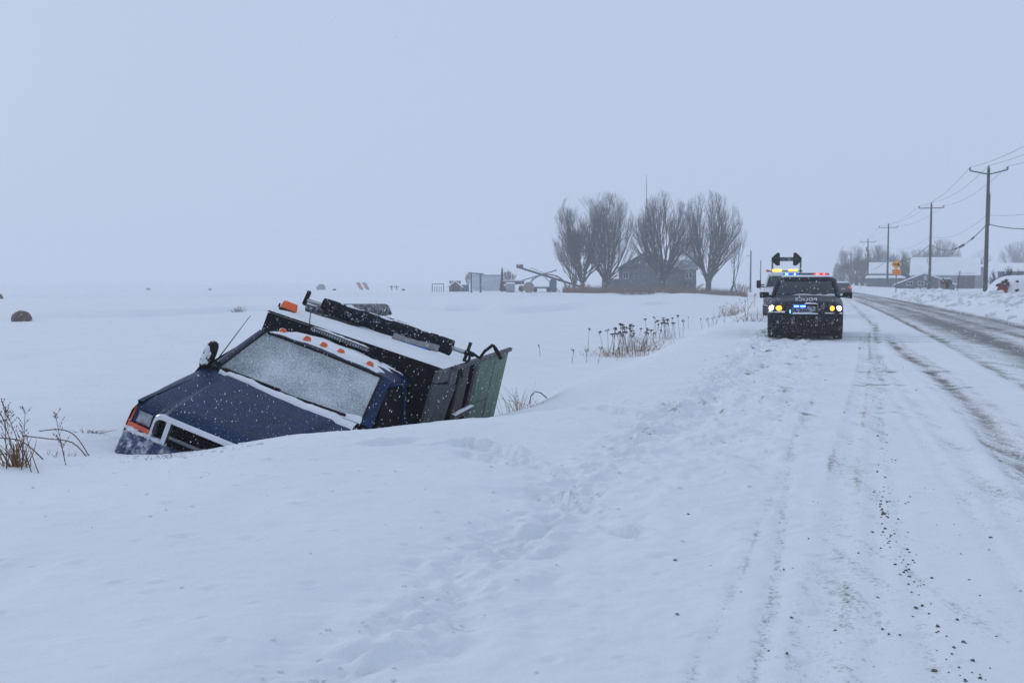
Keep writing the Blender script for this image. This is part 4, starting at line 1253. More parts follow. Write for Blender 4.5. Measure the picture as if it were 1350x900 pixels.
MB().box((0, -.01, .92), (1.2, .05, .28)).build('grille', M['black'], wt, bevel=.02)
MB().box((0, 4.6, .70), (1.1, 3.2, .2)).build('flat_bed', M['metal_grey'], wt)
ab = MB().box((-.05, 2.6, 2.03), (1.55, .20, .05)).build('amber_bar', M['black'], wt, bevel=.01)
for x in (-.56, -.34):
    MB().box((x + .02, 2.49, 2.07), (.22, .08, .12)).build('amber_lamp', M['amber_bar'], ab, bevel=.012)
for x in (.18, .40):
    MB().box((x + .02, 2.49, 2.075), (.20, .08, .10)).build('amber_lamp', M['amber_bar'], ab, bevel=.012)
MB().box((-.86, 2.6, 2.05), (.12, .1, .12)).build('side_lamp', M['orange'], ab, bevel=.012)
fm = empty('rear_frame', parent=wt)
for x in (-.66, .66):
    MB().box((x, 4.2, 1.85), (.09, .09, 1.7)).build('upright', M['grey_bar'], fm)
for z in (2.70, 2.56):
    MB().box((0, 4.2, z), (1.40, .08, .055)).build('cross_bar', M['black_snowy'], fm)
MB().box((0, 4.24, 2.63), (.9, .05, .10)).build('sign_bar', M['grey_bar'], fm)
for sg in (-1, 1):
    P = [(sg * .30, z) for z in (2.34, 2.44, 2.80, 2.92)]
    out = [(.30, 2.34), (.44, 2.31), (.52, 2.36), (.66, 2.52), (.70, 2.60), (.70, 2.68), (.64, 2.76), (.50, 2.90), (.42, 2.95), (.32, 2.93)]
    mb = MB().loft([[(sg * x, yy, z) for x, z in out] for yy in (4.13, 4.18)])
    mb.build('signal_head', M['black'], fm, bevel=.015)

# ------------------------------------------------------------------ dark red car driving away
rx, ry = float(at(1111.5, 390, 106)[0]), 106.0
rc = empty('red_car', (rx, ry, gz(rx, ry)), -math.atan2(rx, ry) + .13, label='small dark red car driving away up the road with tail lights glowing', cat='car')
car_shell(rc, [(.0, .80, .40, .86, .98, .01), (.08, .88, .32, .92, 1.05, .01), (.9, .92, .28, .95, 1.06, .02), (3.1, .92, .26, .93, 1.02, .03), (4.2, .90, .26, .80, .92, .03), (4.6, .78, .32, .66, .8, .02)], M['red_paint'])
MB().loft([rrect_xy(-.82, .82, .15, 3.5, .2, 1.02), rrect_xy(-.74, .74, .45, 3.0, .2, 1.28), rrect_xy(-.66, .66, .75, 2.5, .2, 1.46)]).build('window_glass', M['car_glass'], rc, smooth=True, angle=50)
MB().loft([rrect_xy(-.68, .68, .70, 2.55, .2, 1.44), rrect_xy(-.64, .64, .78, 2.5, .2, 1.52), rrect_xy(-.4, .4, 1.0, 2.2, .2, 1.56)]).build('roof', M['roof_snowy'], rc, smooth=True, angle=60)
for sg in (-1, 1):
    MB().box((sg * .70, .0, .92), (.26, .06, .14)).build('tail_light', M['tail_on'], rc, bevel=.02)
    MB().box((sg * 1.0, 2.7, 1.05), (.18, .1, .13)).build('side_mirror', M['red_paint'], rc, bevel=.02)
    wheel(rc, sg * .80, .85, .33, .22); wheel(rc, sg * .80, 3.6, .33, .22)
MB().box((0, .02, .46), (1.62, .16, .22)).build('rear_bumper', M['black'], rc, bevel=.03)
MB().box((0, -.02, .80), (.42, .03, .12)).build('number_plate', M['trim'], rc)

# ------------------------------------------------------------------ utility poles and wires
POLES = []
pole_labels = {0: 'tall wooden utility pole standing next to the snow heap with the red panel', 1: 'wooden utility pole in front of the big grey barn, nearest the mailbox', 2: 'wooden utility pole just left of the yellow warning sign',
               3: 'slim utility pole in front of the left shed, left of the yellow warning sign pole', 4: 'faint distant utility pole before the hazy grey trees', 5: 'faintest tiny utility pole far up the road', -1: 'utility pole out past the picture edge carrying the near wires'}
pole_px = {0: (1303.5, 222, 90), 1: (1228, 269, 135), 2: (1171.5, 296, 180), 3: (1144.5, 316, 225), 4: (1122, 333, 272), 5: (1109, 340, 330)}
def insulator(mb, p, s=1.0):
    mb.loft([[(p[0] + r_ * math.cos(a), p[1] + r_ * math.sin(a), p[2] + z_) for a in [2 * math.pi * k / 8 for k in range(8)]] for r_, z_ in ((.05 * s, 0), (.10 * s, .06 * s), (.06 * s, .12 * s), (.09 * s, .17 * s), (.04 * s, .27 * s))])
def make_pole(k, x, y, ztop, arm=True, vee=False):
    g_ = gz(x, y) - .3
    root = empty('utility_pole', (x, y, g_), 0, pole_labels[k], 'utility pole', 'utility poles along the road')
    h_ = ztop - g_
    MB().tube([(0, 0, 0), (0, 0, h_ * .5), (0, 0, h_)], [.20, .165, .125], 10).build('pole', M['wood_pole'], root, smooth=True)
    tips = []
    dx, dy = .962, -.27                      # across the line
    if arm:
        for s in (-1, 1):
            dz = .38 if vee else .02
            e = (s * 1.55 * dx, s * 1.55 * dy, h_ - .55 + dz)
            MB().bar((0, -.1, h_ - .55), e, .10, .11).build('cross_arm', M['wood_pole'], root)
            mb = MB(); insulator(mb, (e[0], e[1], e[2] + .04)); mb.build('insulator', M['metal_grey'], root)
            tips.append((x + e[0], y + e[1], g_ + e[2] + .3))
        mb = MB(); insulator(mb, (0, 0, h_)); mb.build('insulator', M['metal_grey'], root)
    else:
        for s in (-1, 1):
            tips.append((x + s * 1.2 * dx, y, g_ + h_ - .3))
    tips.insert(1, (x, y, g_ + h_ + .25))
    if k in (0, 3):
        MB().tube([(.16, -.05, h_ * .55), (.16, -.05, h_ - 2.2)], .05, 6).build('conduit', M['metal_grey'], root)
    if k == 3:
        MB().tube([(-.28, -.1, h_ - 2.6), (-.28, -.1, h_ - 1.7)], .22, 10).build('transformer', M['metal_grey'], root)
    return root, tips
ALLT = []
xo, yo = 30.7, 45.0
_, tp_ = make_pole(-1, xo, yo, 11.6, vee=True); ALLT.append((tp_, (xo, yo)))
for k in range(6):
    px, py, d = pole_px[k]
    p = at(px, py, d)
    ro, tp_ = make_pole(k, p[0], p[1], p[2], vee=k in (0,))
    ALLT.append((tp_, (p[0], p[1])))
def catenary(a, b, sag, n=14):
    return [(lerp(a[0], b[0], t), lerp(a[1], b[1], t), lerp(a[2], b[2], t) - sag * 4 * t * (1 - t)) for t in [k / n for k in range(n + 1)]]
def long_wire(name, pts_list, r, sag, label, m=M['wire']):
    P = []
    for i in range(len(pts_list) - 1):
        q = catenary(pts_list[i], pts_list[i + 1], sag)
        P += q if i == 0 else q[1:]
    o = MB().tube(P, r, 5).build(name, m, None)
    tag(o, label, 'power line')
    return o
wl = ('power line on the outer cross arm tips, roadside edge of the three', 'power line running along the pole tops, middle of the three', 'power line on the cross arm tips farthest from the road')
for j in range(3):
    o = long_wire('power_line', [t[0][j] for t in ALLT], .014, .75, wl[j])
    o['group'] = 'wires strung between the utility poles'
nw = [(t[1][0], t[1][1], t[0][1][2] - dz) for t, dz in zip(ALLT, (4.6, 4.4, 4.6, 4.4, 3.8, 3.6, 3.6))]
long_wire('neutral_wire', nw, .012, .9, 'thin single wire strung midway up the poles below the cross arms')
# heavy phone cable with splice cases
cz = [(xo, yo, 6.1), (*ALLT[1][1], float(at(1303, 295, 90)[2])), (*ALLT[2][1], float(at(1228, 321.5, 135)[2])), (*ALLT[3][1], float(at(1171, 341, 180)[2])), (*ALLT[4][1], float(at(1144, 352, 225)[2]))]
pc = empty('phone_cable', cz[1], label='thick sagging black phone cable with splice bundles between the two nearest poles', cat='cable')
off = np.array(cz[1])
def rel(P): return [tuple(np.array(p) - off) for p in P]
P = []
for i in range(len(cz) - 1):
    q = catenary(cz[i], cz[i + 1], (1.15, 1.55, 1.2, .9)[i])
    P += q if i == 0 else q[1:]
MB().tube(rel(P), .038, 6).build('cable', M['wire'], pc, smooth=True)
q = catenary(cz[1], cz[2], 1.55, 60)
for i0, i1, r_ in ((10, 13, .09), (19, 24, .13), (26, 28, .09)):
    MB().tube(rel(q[i0:i1]), r_, 7).build('splice_case', M['black'], pc, smooth=True)

# two plain poles on the left of the road
for px, py0, d, lab in ((990, 330, 205, 'bare utility pole left of the road, beside the slim birch'), (1003, 343, 270, 'fainter bare pole left of the road, just behind the white truck mirror')):
    p = at(px, py0, d)
    g_ = gz(p[0], p[1]) - .3
    rt_ = empty('utility_pole', (p[0], p[1], g_), 0, lab, 'utility pole', 'poles left of the road')
    MB().tube([(0, 0, 0), (0, 0, p[2] - g_)], [.20, .13], 8).build('pole', M['wood_pole'], rt_, smooth=True)
    if d < 250: MB().bar((-.9, 0, p[2] - g_ - 1.2), (.15, 0, p[2] - g_ - 1.1), .1, .1).build('bracket', M['wood_pole'], rt_)

# ------------------------------------------------------------------ road sign
p = at(1182, 348.5, 100)
sg_ = gz(p[0], p[1]) - .2
sign = empty('warning_sign', (p[0], p[1], sg_), -math.atan2(p[0], p[1]) * .9, label='yellow diamond warning sign with black horse buggy symbol and plaque below', cat='sign')
zc_ = p[2] - sg_
MB().tube([(0, .075, 0), (0, .075, zc_ + .4)], .04, 8).build('post', M['metal_grey'], sign, smooth=True)
hd = .53
dia = [(0, -hd), (hd, 0), (0, hd), (-hd, 0)]
def rdia(s, y): 
    P = []
    for i in range(4):
        a, b, c = Vector(dia[i - 1]), Vector(dia[i]), Vector(dia[(i + 1) % 4])
        for t in (0, .25, .5, .75, 1):
            q = b + (a - b).normalized() * .10 * (1 - t) ** 2 + (c - b).normalized() * .10 * t ** 2
            P.append((q.x * s, y, zc_ + q.y * s))
    return P
dm = MB().loft([rdia(1, -.0), rdia(1, .02)]).build('diamond_panel', M['sign_yellow'], sign)
MB().loft([rdia(.93, -.004), rdia(.90, -.004)], caps=False).build('border', M['sign_black'], dm)
def flat(pts_, y0=-.012, y1=-.003): return MB().loft([[(a * .72, y0, zc_ + b * .80) for a, b in pts_], [(a * .72, y1, zc_ + b * .80) for a, b in pts_]])
hs = flat([(-.42, .14), (-.36, .24), (-.30, .20), (-.22, .08), (-.02, .07), (.03, .0), (.0, -.04), (.02, -.20), (-.03, -.21), (-.06, -.07), (-.20, -.06), (-.25, -.20), (-.30, -.20), (-.28, -.04), (-.33, .05), (-.37, .10)])
hs.build('horse_symbol', M['sign_black'], dm)
flat([(.05, .18), (.34, .18), (.34, -.04), (.10, -.04), (.05, .02)]).build('buggy_symbol', M['sign_black'], dm)
for cx_, r_ in ((.12, .10), (.32, .12)):
    flat([(cx_ + r_ * math.cos(a), -.09 + r_ * math.sin(a)) for a in [2 * math.pi * k / 14 for k in range(14)]]).build('buggy_wheel', M['sign_black'], dm)
pz = at(1182, 358.3, 100)[2] - sg_
pq = MB().box((.02, 0, pz), (.84, .02, .50)).build('plaque', M['sign_orange'], sign, bevel=.05)
for z_, w_ in ((.10, .50), (-.09, .60)):
    MB().box((.02, -.013, pz + z_), (w_, .006, .09)).build('plaque_line', M['plaque_ink'], pq)

# ------------------------------------------------------------------ mailbox and stakes on the right bank
p = on_ground(1248.5, 85)
mbx = empty('mailbox', p - np.array([0, 0, .15]), .25, label='brown mailbox on a wooden post with snow on top, on the right bank', cat='mailbox')
MB().box((0, 0, .42), (.26, .20, .95)).build('post', M['brown_box'], mbx)
MB().hexa([(-.34, -.3, .72), (.20, -.3, .72), (.20, .25, .72), (-.34, .25, .72), (-.50, -.35, .98), (.22, -.35, .98), (.22, .3, .98), (-.50, .3, .98)]).build('shelf', M['brown_box'], mbx)
bxm = MB().loft([[(xx, -.02 + .20 * math.cos(a), 1.08 + .13 * max(-.7, math.sin(a))) for a in [2 * math.pi * k / 14 for k in range(14)]] for xx in (-.42, .22)])
bxo = bxm.build('box', M['black_snowy'], mbx, smooth=True, angle=40)
MB().grid(lambda u, v: (lerp(-.46, .24, u), lerp(-.2, .18, v), 1.16 + .09 * math.sin(math.pi * v) * (1 + .5 * float(vn(u * 6, 1.1, 331)))), 12, 6).build('snow_cap', M['snow'], bxo, smooth=True, angle=180)
p = on_ground(1238, 86)
st = MB().bar((p[0], p[1], p[2] - .2), (p[0] - .06, p[1], p[2] + 1.05), .07, .07).build('stake', M['stake'], None)
tag(st, 'pale wooden stake just left of the mailbox', 'stake')
p = on_ground(1260.5, 88)
st = MB().tube([(p[0], p[1], p[2] - .2), (p[0] + .28, p[1], p[2] + 2.0)], .035, 6).build('stake', M['stem'], None)
tag(st, 'thin dark leaning stick right of the mailbox before the barn door', 'stake')

# ------------------------------------------------------------------ snow heap with a red panel
p = on_ground(1336, 72)
hp = empty('snow_heap', p, label='rounded snow heap with a dark red panel showing at its left end', cat='snow heap')
def heap(u, v):
    a = 2 * math.pi * u
    r_ = v
    x = 2.3 * r_ * math.cos(a) + .25
    y = 2.2 * r_ * math.sin(a)
    zz = 1.72 * (1 - r_ ** 3.6) + .10 * float(fbm(x * .9, y * .9 + 30, 341, 3)) * (1 - r_ ** 4)
    return (x, y, zz - .25)
MB().grid(heap, 48, 20).build('snow_cover', M['snow'], hp, smooth=True, angle=180)
MB().grid(lambda u, v: (lerp(-2.05 + .55 * v, -1.45 + .30 * v + .15, u), -1.25 - .35 * u + .28 * v, lerp(-.1, .95, v) + .1 * u + .05 * float(vn(u * 5, v * 5, 351))), 10, 8).build('red_panel', M['red_panel'], hp, smooth=True, solid=.12)
rs = random.Random(3)
for (x, y, z, s) in ((-1.72, -1.25, .78, .16), (-1.45, -1.42, .95, .18), (-1.2, -1.45, .82, .15), (-1.25, -1.35, 1.1, .15), (-.55, -1.55, 1.05, .10), (-.75, -1.95, .42, .13), (.05, -1.85, .62, .09), (.35, -1.9, .45, .07), (1.0, -1.7, .5, .08)):
    MB().blob((x, y, z), (s, .12, s * .8), 7, 5, .35, rs).build('dark_lump', M['soil'], hp, smooth=True)

# ------------------------------------------------------------------ bare trees
def bare_tree(seed, tall, spread, n_stem, trunk_h, trunk_r, depth=5, lean=0.0, twig=.012, fork=3, skirt=0):
    rg = random.Random(seed)
    tm, cm = MB(), MB()
    def grow(p, d, L, r, lev):
        n = 3 if lev < 3 else 2
        P, q, dd = [p], p, d
        for i in range(n):
            dd = (dd + Vector((rg.gauss(0, .06), rg.gauss(0, .06), .075 if lev > 0 else 0))).normalized()
            q = q + dd * (L / n)
            P.append(q)
        r1 = r * (.62 if lev < depth else .35)
        rs_ = [lerp(r, r1, i / n) for i in range(n + 1)]
        (tm if lev <= 1 else cm).tube(P, rs_, 6 if lev < 2 else 3, cap=False)
        if lev >= depth: return
        k = fork + (1 if rg.random() < .5 else 0)
        for j in range(k):
            t = rg.uniform(.35, 1.0) if j else 1.0
            base = P[0].lerp(P[-1], t) if t < 1 else P[-1]
            if t < 1:
                i = min(n - 1, int(t * n)); base = P[i].lerp(P[i + 1], t * n - i)
            ang = rg.uniform(.16, .50) if j else rg.uniform(.03, .18)
            az = rg.uniform(0, 2 * math.pi)
            a = dd.orthogonal().normalized()
            b = dd.cross(a)
            nd = (dd * math.cos(ang) + (a * math.cos(az) + b * math.sin(az)) * math.sin(ang)).normalized()
            grow(base, nd, L * rg.uniform(.58, .80), max(twig, lerp(r, r1, t) * .66), lev + 1)
    tm.tube([(0, 0, -.4), (lean * .3, 0, trunk_h * .5), (lean, 0, trunk_h)], [trunk_r * 1.25, trunk_r, trunk_r * .95], 10)
    for s in range(n_stem):
        az = 2 * math.pi * (s + rg.uniform(-.3, .3)) / n_stem
        out_ = spread * rg.uniform(.08, 1.0) ** .7 if n_stem > 1 else .05
        d = Vector((math.cos(az) * out_ * 1.15 + lean * .1, math.sin(az) * out_ * 1.15, 1)).normalized()
        grow(Vector((lean + .4 * trunk_r * math.cos(az), .4 * trunk_r * math.sin(az), trunk_h * rg.uniform(.75, 1.0))), d, tall * .36 * rg.uniform(.85, 1.1) * (1.10 - .34 * (out_ / max(spread, .01)) ** 2), trunk_r * .48, 1)
    for s in range(skirt):
        az = 2 * math.pi * (s + rg.uniform(-.3, .3)) / skirt
        out_ = rg.uniform(1.0, 2.0)
        d = Vector((math.cos(az) * out_, math.sin(az) * out_, 1)).normalized()
        grow(Vector((.3 * trunk_r * math.cos(az), .3 * trunk_r * math.sin(az), trunk_h * rg.uniform(.8, 1.5))), d, tall * .27 * rg.uniform(.8, 1.1), trunk_r * .30, 2)
    return tm, cm
TREEMESH = {}
def tree(key, px, d, label, height, rz=0.0, name='bare_tree', cat='tree', group=None, wscale=1.0, sink=0.0, **kw):
    x = float(at(px, 380, d)[0])
    if key not in TREEMESH:
        tm, cm = bare_tree(**kw)
        if kw.get('skirt'):
            # wind-trimmed outline: no twig reaches beyond a rounded envelope
            A_ = np.array(cm.v); zt = np.percentile(A_[:, 2], 99.3); rr_ = np.hypot(A_[:, 0], A_[:, 1]); rm = np.percentile(rr_, 96)
            zc0 = .54 * zt; dz = (A_[:, 2] - zc0) / (zt - zc0); q = np.sqrt(np.maximum(dz, 0) ** 2 + (rr_ / rm) ** 2)
            k_ = np.where((q > .88) & (A_[:, 2] > .25 * zt), (.88 + .12 * np.tanh((q - .88) / .24)) / np.maximum(q, 1e-6), 1.0)
            A_[:, 0] *= k_; A_[:, 1] *= k_; A_[:, 2] = np.where(dz > 0, zc0 + (A_[:, 2] - zc0) * k_, A_[:, 2])
            cm.v = [tuple(v) for v in A_]
        zs = max(v[2] for v in cm.v)
        a = tm.build('trunk', M['bark'], None, smooth=True, angle=180)
        b = cm.build('crown', M['bark'], None)
        TREEMESH[key] = (a.data, b.data, zs)
        bpy.data.objects.remove(a); bpy.data.objects.remove(b)
    ta, cb, zs = TREEMESH[key]
    root = empty(name, (x, d, gz(x, d) - .1 - sink), rz, label, cat, group)
    s = height / zs
    root.scale = (s * wscale, s * wscale, s)
    for nm, me in (('trunk', ta), ('crown', cb)):
        o = bpy.data.objects.new(nm, me); col.objects.link(o); o.parent = root
    return root
VA = dict(seed=3, tall=16, spread=.95, n_stem=12, skirt=9, trunk_h=2.3, trunk_r=.62, depth=6, twig=.012)
VB = dict(seed=8, tall=16, spread=.85, n_stem=10, skirt=9, trunk_h=2.0, trunk_r=.50, depth=6, twig=.012)
VC = dict(seed=21, tall=16, spread=1.0, n_stem=12, skirt=9, trunk_h=2.6, trunk_r=.66, depth=6, twig=.012)
G1 = 'big bare trees around the farmhouse'
def top(px, py, d): return float(at(px, py, d)[2])
def hgt(px, py, d): return top(px, py, d) - gz(float(at(px, 380, d)[0]), d) + .3 + .004 * d
tree('b', 768, 168, 'leftmost big bare tree of the farm row, beside the conveyor', hgt(768, 262, 168), .4, group=G1, wscale=.77, **VB)
tree('a', 800, 166, 'many stemmed bare tree left of the farmhouse gable', hgt(803, 257, 166), 2.2, group=G1, wscale=.78, **VA)
tree('c', 873, 163, 'bare maple in front of the farmhouse gable, right of the mast', hgt(873, 256, 163), 0.9, group=G1, wscale=.78, **VC)
tree('a', 934, 164, 'broad vase shaped bare maple right of the farmhouse window', hgt(934, 256, 164), 4.0, group=G1, wscale=.85, **VA)
tree('d', 963, 172, 'slim leaning bare tree between the big maples and the pole', hgt(985, 292, 172), 0.3, group=G1, wscale=.75, seed=33, tall=12, spread=.42, n_stem=3, trunk_h=1.6, trunk_r=.20, depth=5, lean=.8)
tree('e', 757, 185, 'small round bare tree at the left edge of the farm row behind the conveyor', hgt(757, 300, 185), 1.3, group=G1, wscale=.75, seed=51, tall=9, spread=.8, n_stem=9, trunk_h=.8, trunk_r=.28, depth=5, twig=.03)
tree('e', 671, 240, 'small bare tree behind the farm wagons', hgt(671, 361, 240), .3, **{})
tree('e', 617, 250, 'tiny bare tree behind the small shed', hgt(617, 364, 250), 2.0, wscale=.7)
G2 = 'hazy trees beyond the right sheds'
for i, (px, py, d, key, ws_, lab) in enumerate((
    (1122, 328, 330, 'b', .9, 'hazy tree left of the left shed, tallest of its clump'), (1137, 345, 270, 'e', 1.6, 'round bushy bare tree directly left of the left shed'), (1109, 352, 340, 'e', 1.1, 'low hazy tree above the red car'),
    (1129, 343, 265, 'e', 1.7, 'dense grey bushy tree above the red car roof'), (1151, 347, 255, 'e', 1.5, 'dense grey bushy tree touching the left end of the left shed'),
    (1160, 327, 300, 'a', 1.15, 'broad hazy bare tree rising behind the left shed roof'), (1183, 334, 320, 'b', 1.0, 'hazy bare tree behind the yellow sign'), (1240, 320, 280, 'a', 1.1, 'hazy bare tree rising behind the big barn roof'), (1219, 330, 300, 'b', 1.0, 'hazy bare tree over the left end of the big barn roof'),
    (1296, 332, 205, 'd', 1.0, 'thin bare tree at the right end of the big barn'), (1346, 322, 380, 'a', 1.3, 'very faint tree at the right picture edge'))):
    tree(key, px, d, lab, hgt(px, py, d), i * 1.1, group=G2, wscale=ws_)
def bush(px, d, h, wsc, label, seed, sink=.4, n=9):
    return tree('bush%d' % seed, px, d, label, h, seed * .7, 'bare_bush', 'bush', None, wsc, sink, seed=seed, tall=3, spread=1.0, n_stem=n, trunk_h=.3, trunk_r=.05, depth=4, twig=.01)
bush(1318, 80, 2.9, 1.2, 'bare grey bush behind the snow heap beside the nearest pole', 61)
bush(1334, 84, 2.9, 1.0, 'bare grey bush behind the snow heap near the picture edge', 62)
bush(313.5, 72, 1.0, 1.5, 'dark low bush on the drift above the truck aerial', 63, .15, 12)
bush(976, 150, 3.0, 1.3, 'grey thicket bush right of the big maples by the slim tree', 64)
bush(910, 176, 3.2, 1.7, 'grey thicket at the foot of the farmhouse right wing', 65)

for k_, (px_, d_, h_, lab_) in enumerate(((1119, 262, 4.2, 'low grey thicket above the red car, beneath the bushy trees'), (1132, 255, 4.6, 'low grey thicket under the dense bushy tree left of the left shed'), (1143, 250, 4.0, 'low grey thicket against the left end of the left shed'))):
    bush(px_, d_, h_, 1.7, lab_, 66 + k_, .6, 14)

def conifer(px, py, d, label, wsc=1.0, seed=5):
    x = float(at(px, 380, d)[0]); g_ = gz(x, d)
    h_ = float(at(px, py, d)[2]) - g_
    root = empty('conifer', (x, d, g_), 0, label, 'tree')
    MB().tube([(0, 0, -.2), (0, 0, h_)], [.2, .03], 6).build('trunk', M['bark'], root)
    cm = MB(); rg = random.Random(seed)
    lv = 26
    for i in range(lv):
        t = i / lv
        z = h_ * (.06 + .93 * t); L = h_ * .27 * wsc * (1 - t) ** .85 + .12
        nb = int(14 - 6 * t)
        for k in range(nb):
            a = rg.uniform(0, 6.283); l_ = L * rg.uniform(.6, 1.08)
            dx, dy = math.cos(a), math.sin(a)
            tip = Vector((dx * l_, dy * l_, z - l_ * .25))
            s_ = Vector((-dy, dx, 0)) * l_ * .16
            m_ = Vector((dx * l_ * .55, dy * l_ * .55, z - l_ * .06))
            cm.add([(0, 0, z + .05), m_ + s_ + Vector((0, 0, -.08)), tip, m_ - s_ + Vector((0, 0, -.08)), m_ + Vector((0, 0, .10))], [(0, 1, 4), (1, 2, 4), (2, 3, 4), (3, 0, 4)])
    cm.build('crown', M['conifer'], root)
    return root
conifer(1191, 335, 215, 'snow dusted conifer right of the yellow sign, left of the big barn', 2.0, 5)
conifer(1101, 346, 330, 'small hazy conifer far up the road beyond the police lights', 1.0, 6)
conifer(662, 352, 172, 'thin dark conifer at the right end of the white screen', .45, 8)

# ------------------------------------------------------------------ buildings
def gable_building(name, label, cat, px0, px1, py_e, py_r, d, depth, wall, roofm, ridge_along=True, over=.35, turn=None):
    """box with a gable roof seen square on; ridge_along: the long roof slope faces the road"""
    a, b = at(px0, 380, d), at(px1, 380, d)
    xm = (a[0] + b[0]) / 2; W = b[0] - a[0]
    g_ = min(gz(a[0], d), gz(b[0], d)) - .3
    ze = float(at(px0, py_e, d)[2]) - g_; zr = float(at((px0 + px1) / 2, py_r, d + (depth / 2 if ridge_along else 0))[2]) - g_
    root = empty(name, (xm, d, g_), -math.atan2(xm, d) if turn is None else turn, label, cat)
    hw = W / 2
    wl_ = MB()
    if ridge_along:
        wl_.loft([[(s, 0, 0), (s, 0, ze), (s, depth / 2, zr - .1), (s, depth, ze), (s, depth, 0)] for s in (-hw, hw)])
        wo_ = wl_.build('wall', wall, root)
        for s in (0, 1):
            y0, y1 = (-over, depth / 2) if s == 0 else (depth + over, depth / 2)
            za = ze - over * (zr - ze) / (depth / 2)
            MB().hexa([(-hw - over, y0, za), (hw + over, y0, za), (hw + over, y1, zr), (-hw - over, y1, zr), (-hw - over, y0, za + .22), (hw + over, y0, za + .22), (hw + over, y1, zr + .22), (-hw - over, y1, zr + .22)]).build('roof', roofm, root)
    else:
        wl_.loft([[(-hw, y, 0), (-hw, y, ze), (0, y, zr - .05), (hw, y, ze), (hw, y, 0)] for y in (0, depth)])
        wo_ = wl_.build('wall', wall, root)
        for s in (-1, 1):
            za = ze - over * (zr - ze) / hw
            MB().hexa([(0, -over, zr), (s * (hw + over), -over, za), (s * (hw + over), depth, za), (0, depth, zr), (0, -over, zr + .2), (s * (hw + over), -over, za + .2), (s * (hw + over), depth, za + .2), (0, depth, zr + .2)]).build('roof', roofm, root)
    return root, hw, ze, zr, g_
def window(root, x, z, w_, h_, y=-.02, frame=M['trim'], bars=True):
    f_ = MB()
    t = .12
    for q in ((x, z + h_ / 2 + t / 2, w_ + 2 * t, t), (x, z - h_ / 2 - t / 2, w_ + 2 * t, t)):
        f_.box((q[0], y - .03, q[1]), (q[2], .08, q[3]))
    for xx in (x - w_ / 2 - t / 2, x + w_ / 2 + t / 2) + ((x,) if bars else ()):
        f_.box((xx, y - .03, z), (t, .08, h_))
    fo = f_.build('window', frame, root)
    MB().box((x, y, z), (w_, .03, h_)).build('pane', M['pane'], fo)
    return fo
def siding(root, hw, ze, step, mat, y=-.03, x0=None, x1=None, th=.035, name='board', skip=()):
    """upright cladding boards on the front wall"""
    x0 = -hw if x0 is None else x0; x1 = hw if x1 is None else x1
    n_ = int((x1 - x0) / step)
    for i in range(n_):
        xa = x0 + (x1 - x0) * i / n_
        xm_ = xa + (x1 - x0) / n_ / 2
        if any(a < xm_ < b for a, b in skip): continue
        MB().box((xm_, y, ze / 2), ((x1 - x0) / n_ * .82, th, ze)).build(name, mat, root)
# big barn
br, hw, ze, zr, g_ = gable_building('barn', 'big grey barn with a snow covered roof and dark wooden doors', 'barn', 1204.5, 1285.5, 361.5, 340.5, 182, 9, M['siding_pale'], M['roof_snowy'])
siding(br, hw, ze - .5, .9, M['siding_pale'], skip=((2.0, 5.0),))
dr = MB().box((3.55, -.06, 1.55), (2.9, .08, 3.1)).build('barn_door', M['door_wood'], br)
for k in range(9):
    MB().box((2.25 + .325 * k, -.115, 1.55), (.27, .03, 3.05)).build('plank', M['door_wood'], dr)
MB().tube([(-3.0, .3, zr - 1.0), (-3.0, .3, zr + .0)], .05, 6).build('vent_pipe', M['metal_grey'], br)
# attached low extension to the right
ex, hwx, zex, _, _ = gable_building('shed', 'low pale shed adjoining the right end of the big barn', 'shed', 1286.5, 1300.5, 352, 350, 190, 6, M['siding_pale'], M['roof_snowy'])
# garage with gable towards the road
ga, hw2, ze2, zr2, g2 = gable_building('garage', 'grey garage with low gable and two small white framed windows', 'garage', 1183, 1255, 375, 360.5, 150, 7, M['siding'], M['roof_snowy'], ridge_along=False, over=.25)
siding(ga, hw2, ze2 - .05, .8, M['siding'])
for px in (1201, 1214.5):
    xx = float(at(px, 373, 150)[0]) - ga.location.x
    window(ga, xx, float(at(px, 373.5, 150)[2]) - g2, .72, .42, y=-.08)
xx = float(at(1220, 367, 150)[0]) - ga.location.x
hatch = MB().box((xx, -.07, float(at(1220, 366.5, 150)[2]) - g2), (.46, .05, .68)).build('hatch', M['trim'], ga)
# left shed with a lean-to
ls_, hw3, ze3, zr3, g3 = gable_building('shed', 'long grey shed with snowy roof and lean to, behind the yellow sign', 'shed', 1146, 1184, 360.8, 347, 205, 8, M['siding'], M['roof_snowy'], over=.02)
siding(ls_, hw3, 2.15, .8, M['siding'], y=-3.05)
MB().box((0, -1.5, 1.1), (hw3 * 2, 3.0, 2.2)).build('lean_to', M['siding'], ls_)
MB().hexa([(-hw3 - .6, -3.4, 2.20), (hw3 + 1.2, -3.4, 2.20), (hw3 + .3, -.02, 2.62), (-hw3 - .3, -.02, 2.62), (-hw3 - .6, -3.4, 2.40), (hw3 + 1.2, -3.4, 2.40), (hw3 + .3, -.02, 2.80), (-hw3 - .3, -.02, 2.80)]).build('lean_to_roof', M['roof_snowy'], ls_)
# far house right
fh, hw4, ze4, zr4, g4 = gable_building('house', 'distant low house with snowy roof at the right picture edge', 'house', 1318, 1376, 357, 348, 175, 8, M['siding'], M['roof_snowy'])
window(fh, -1.5, 1.6, .9, .7)
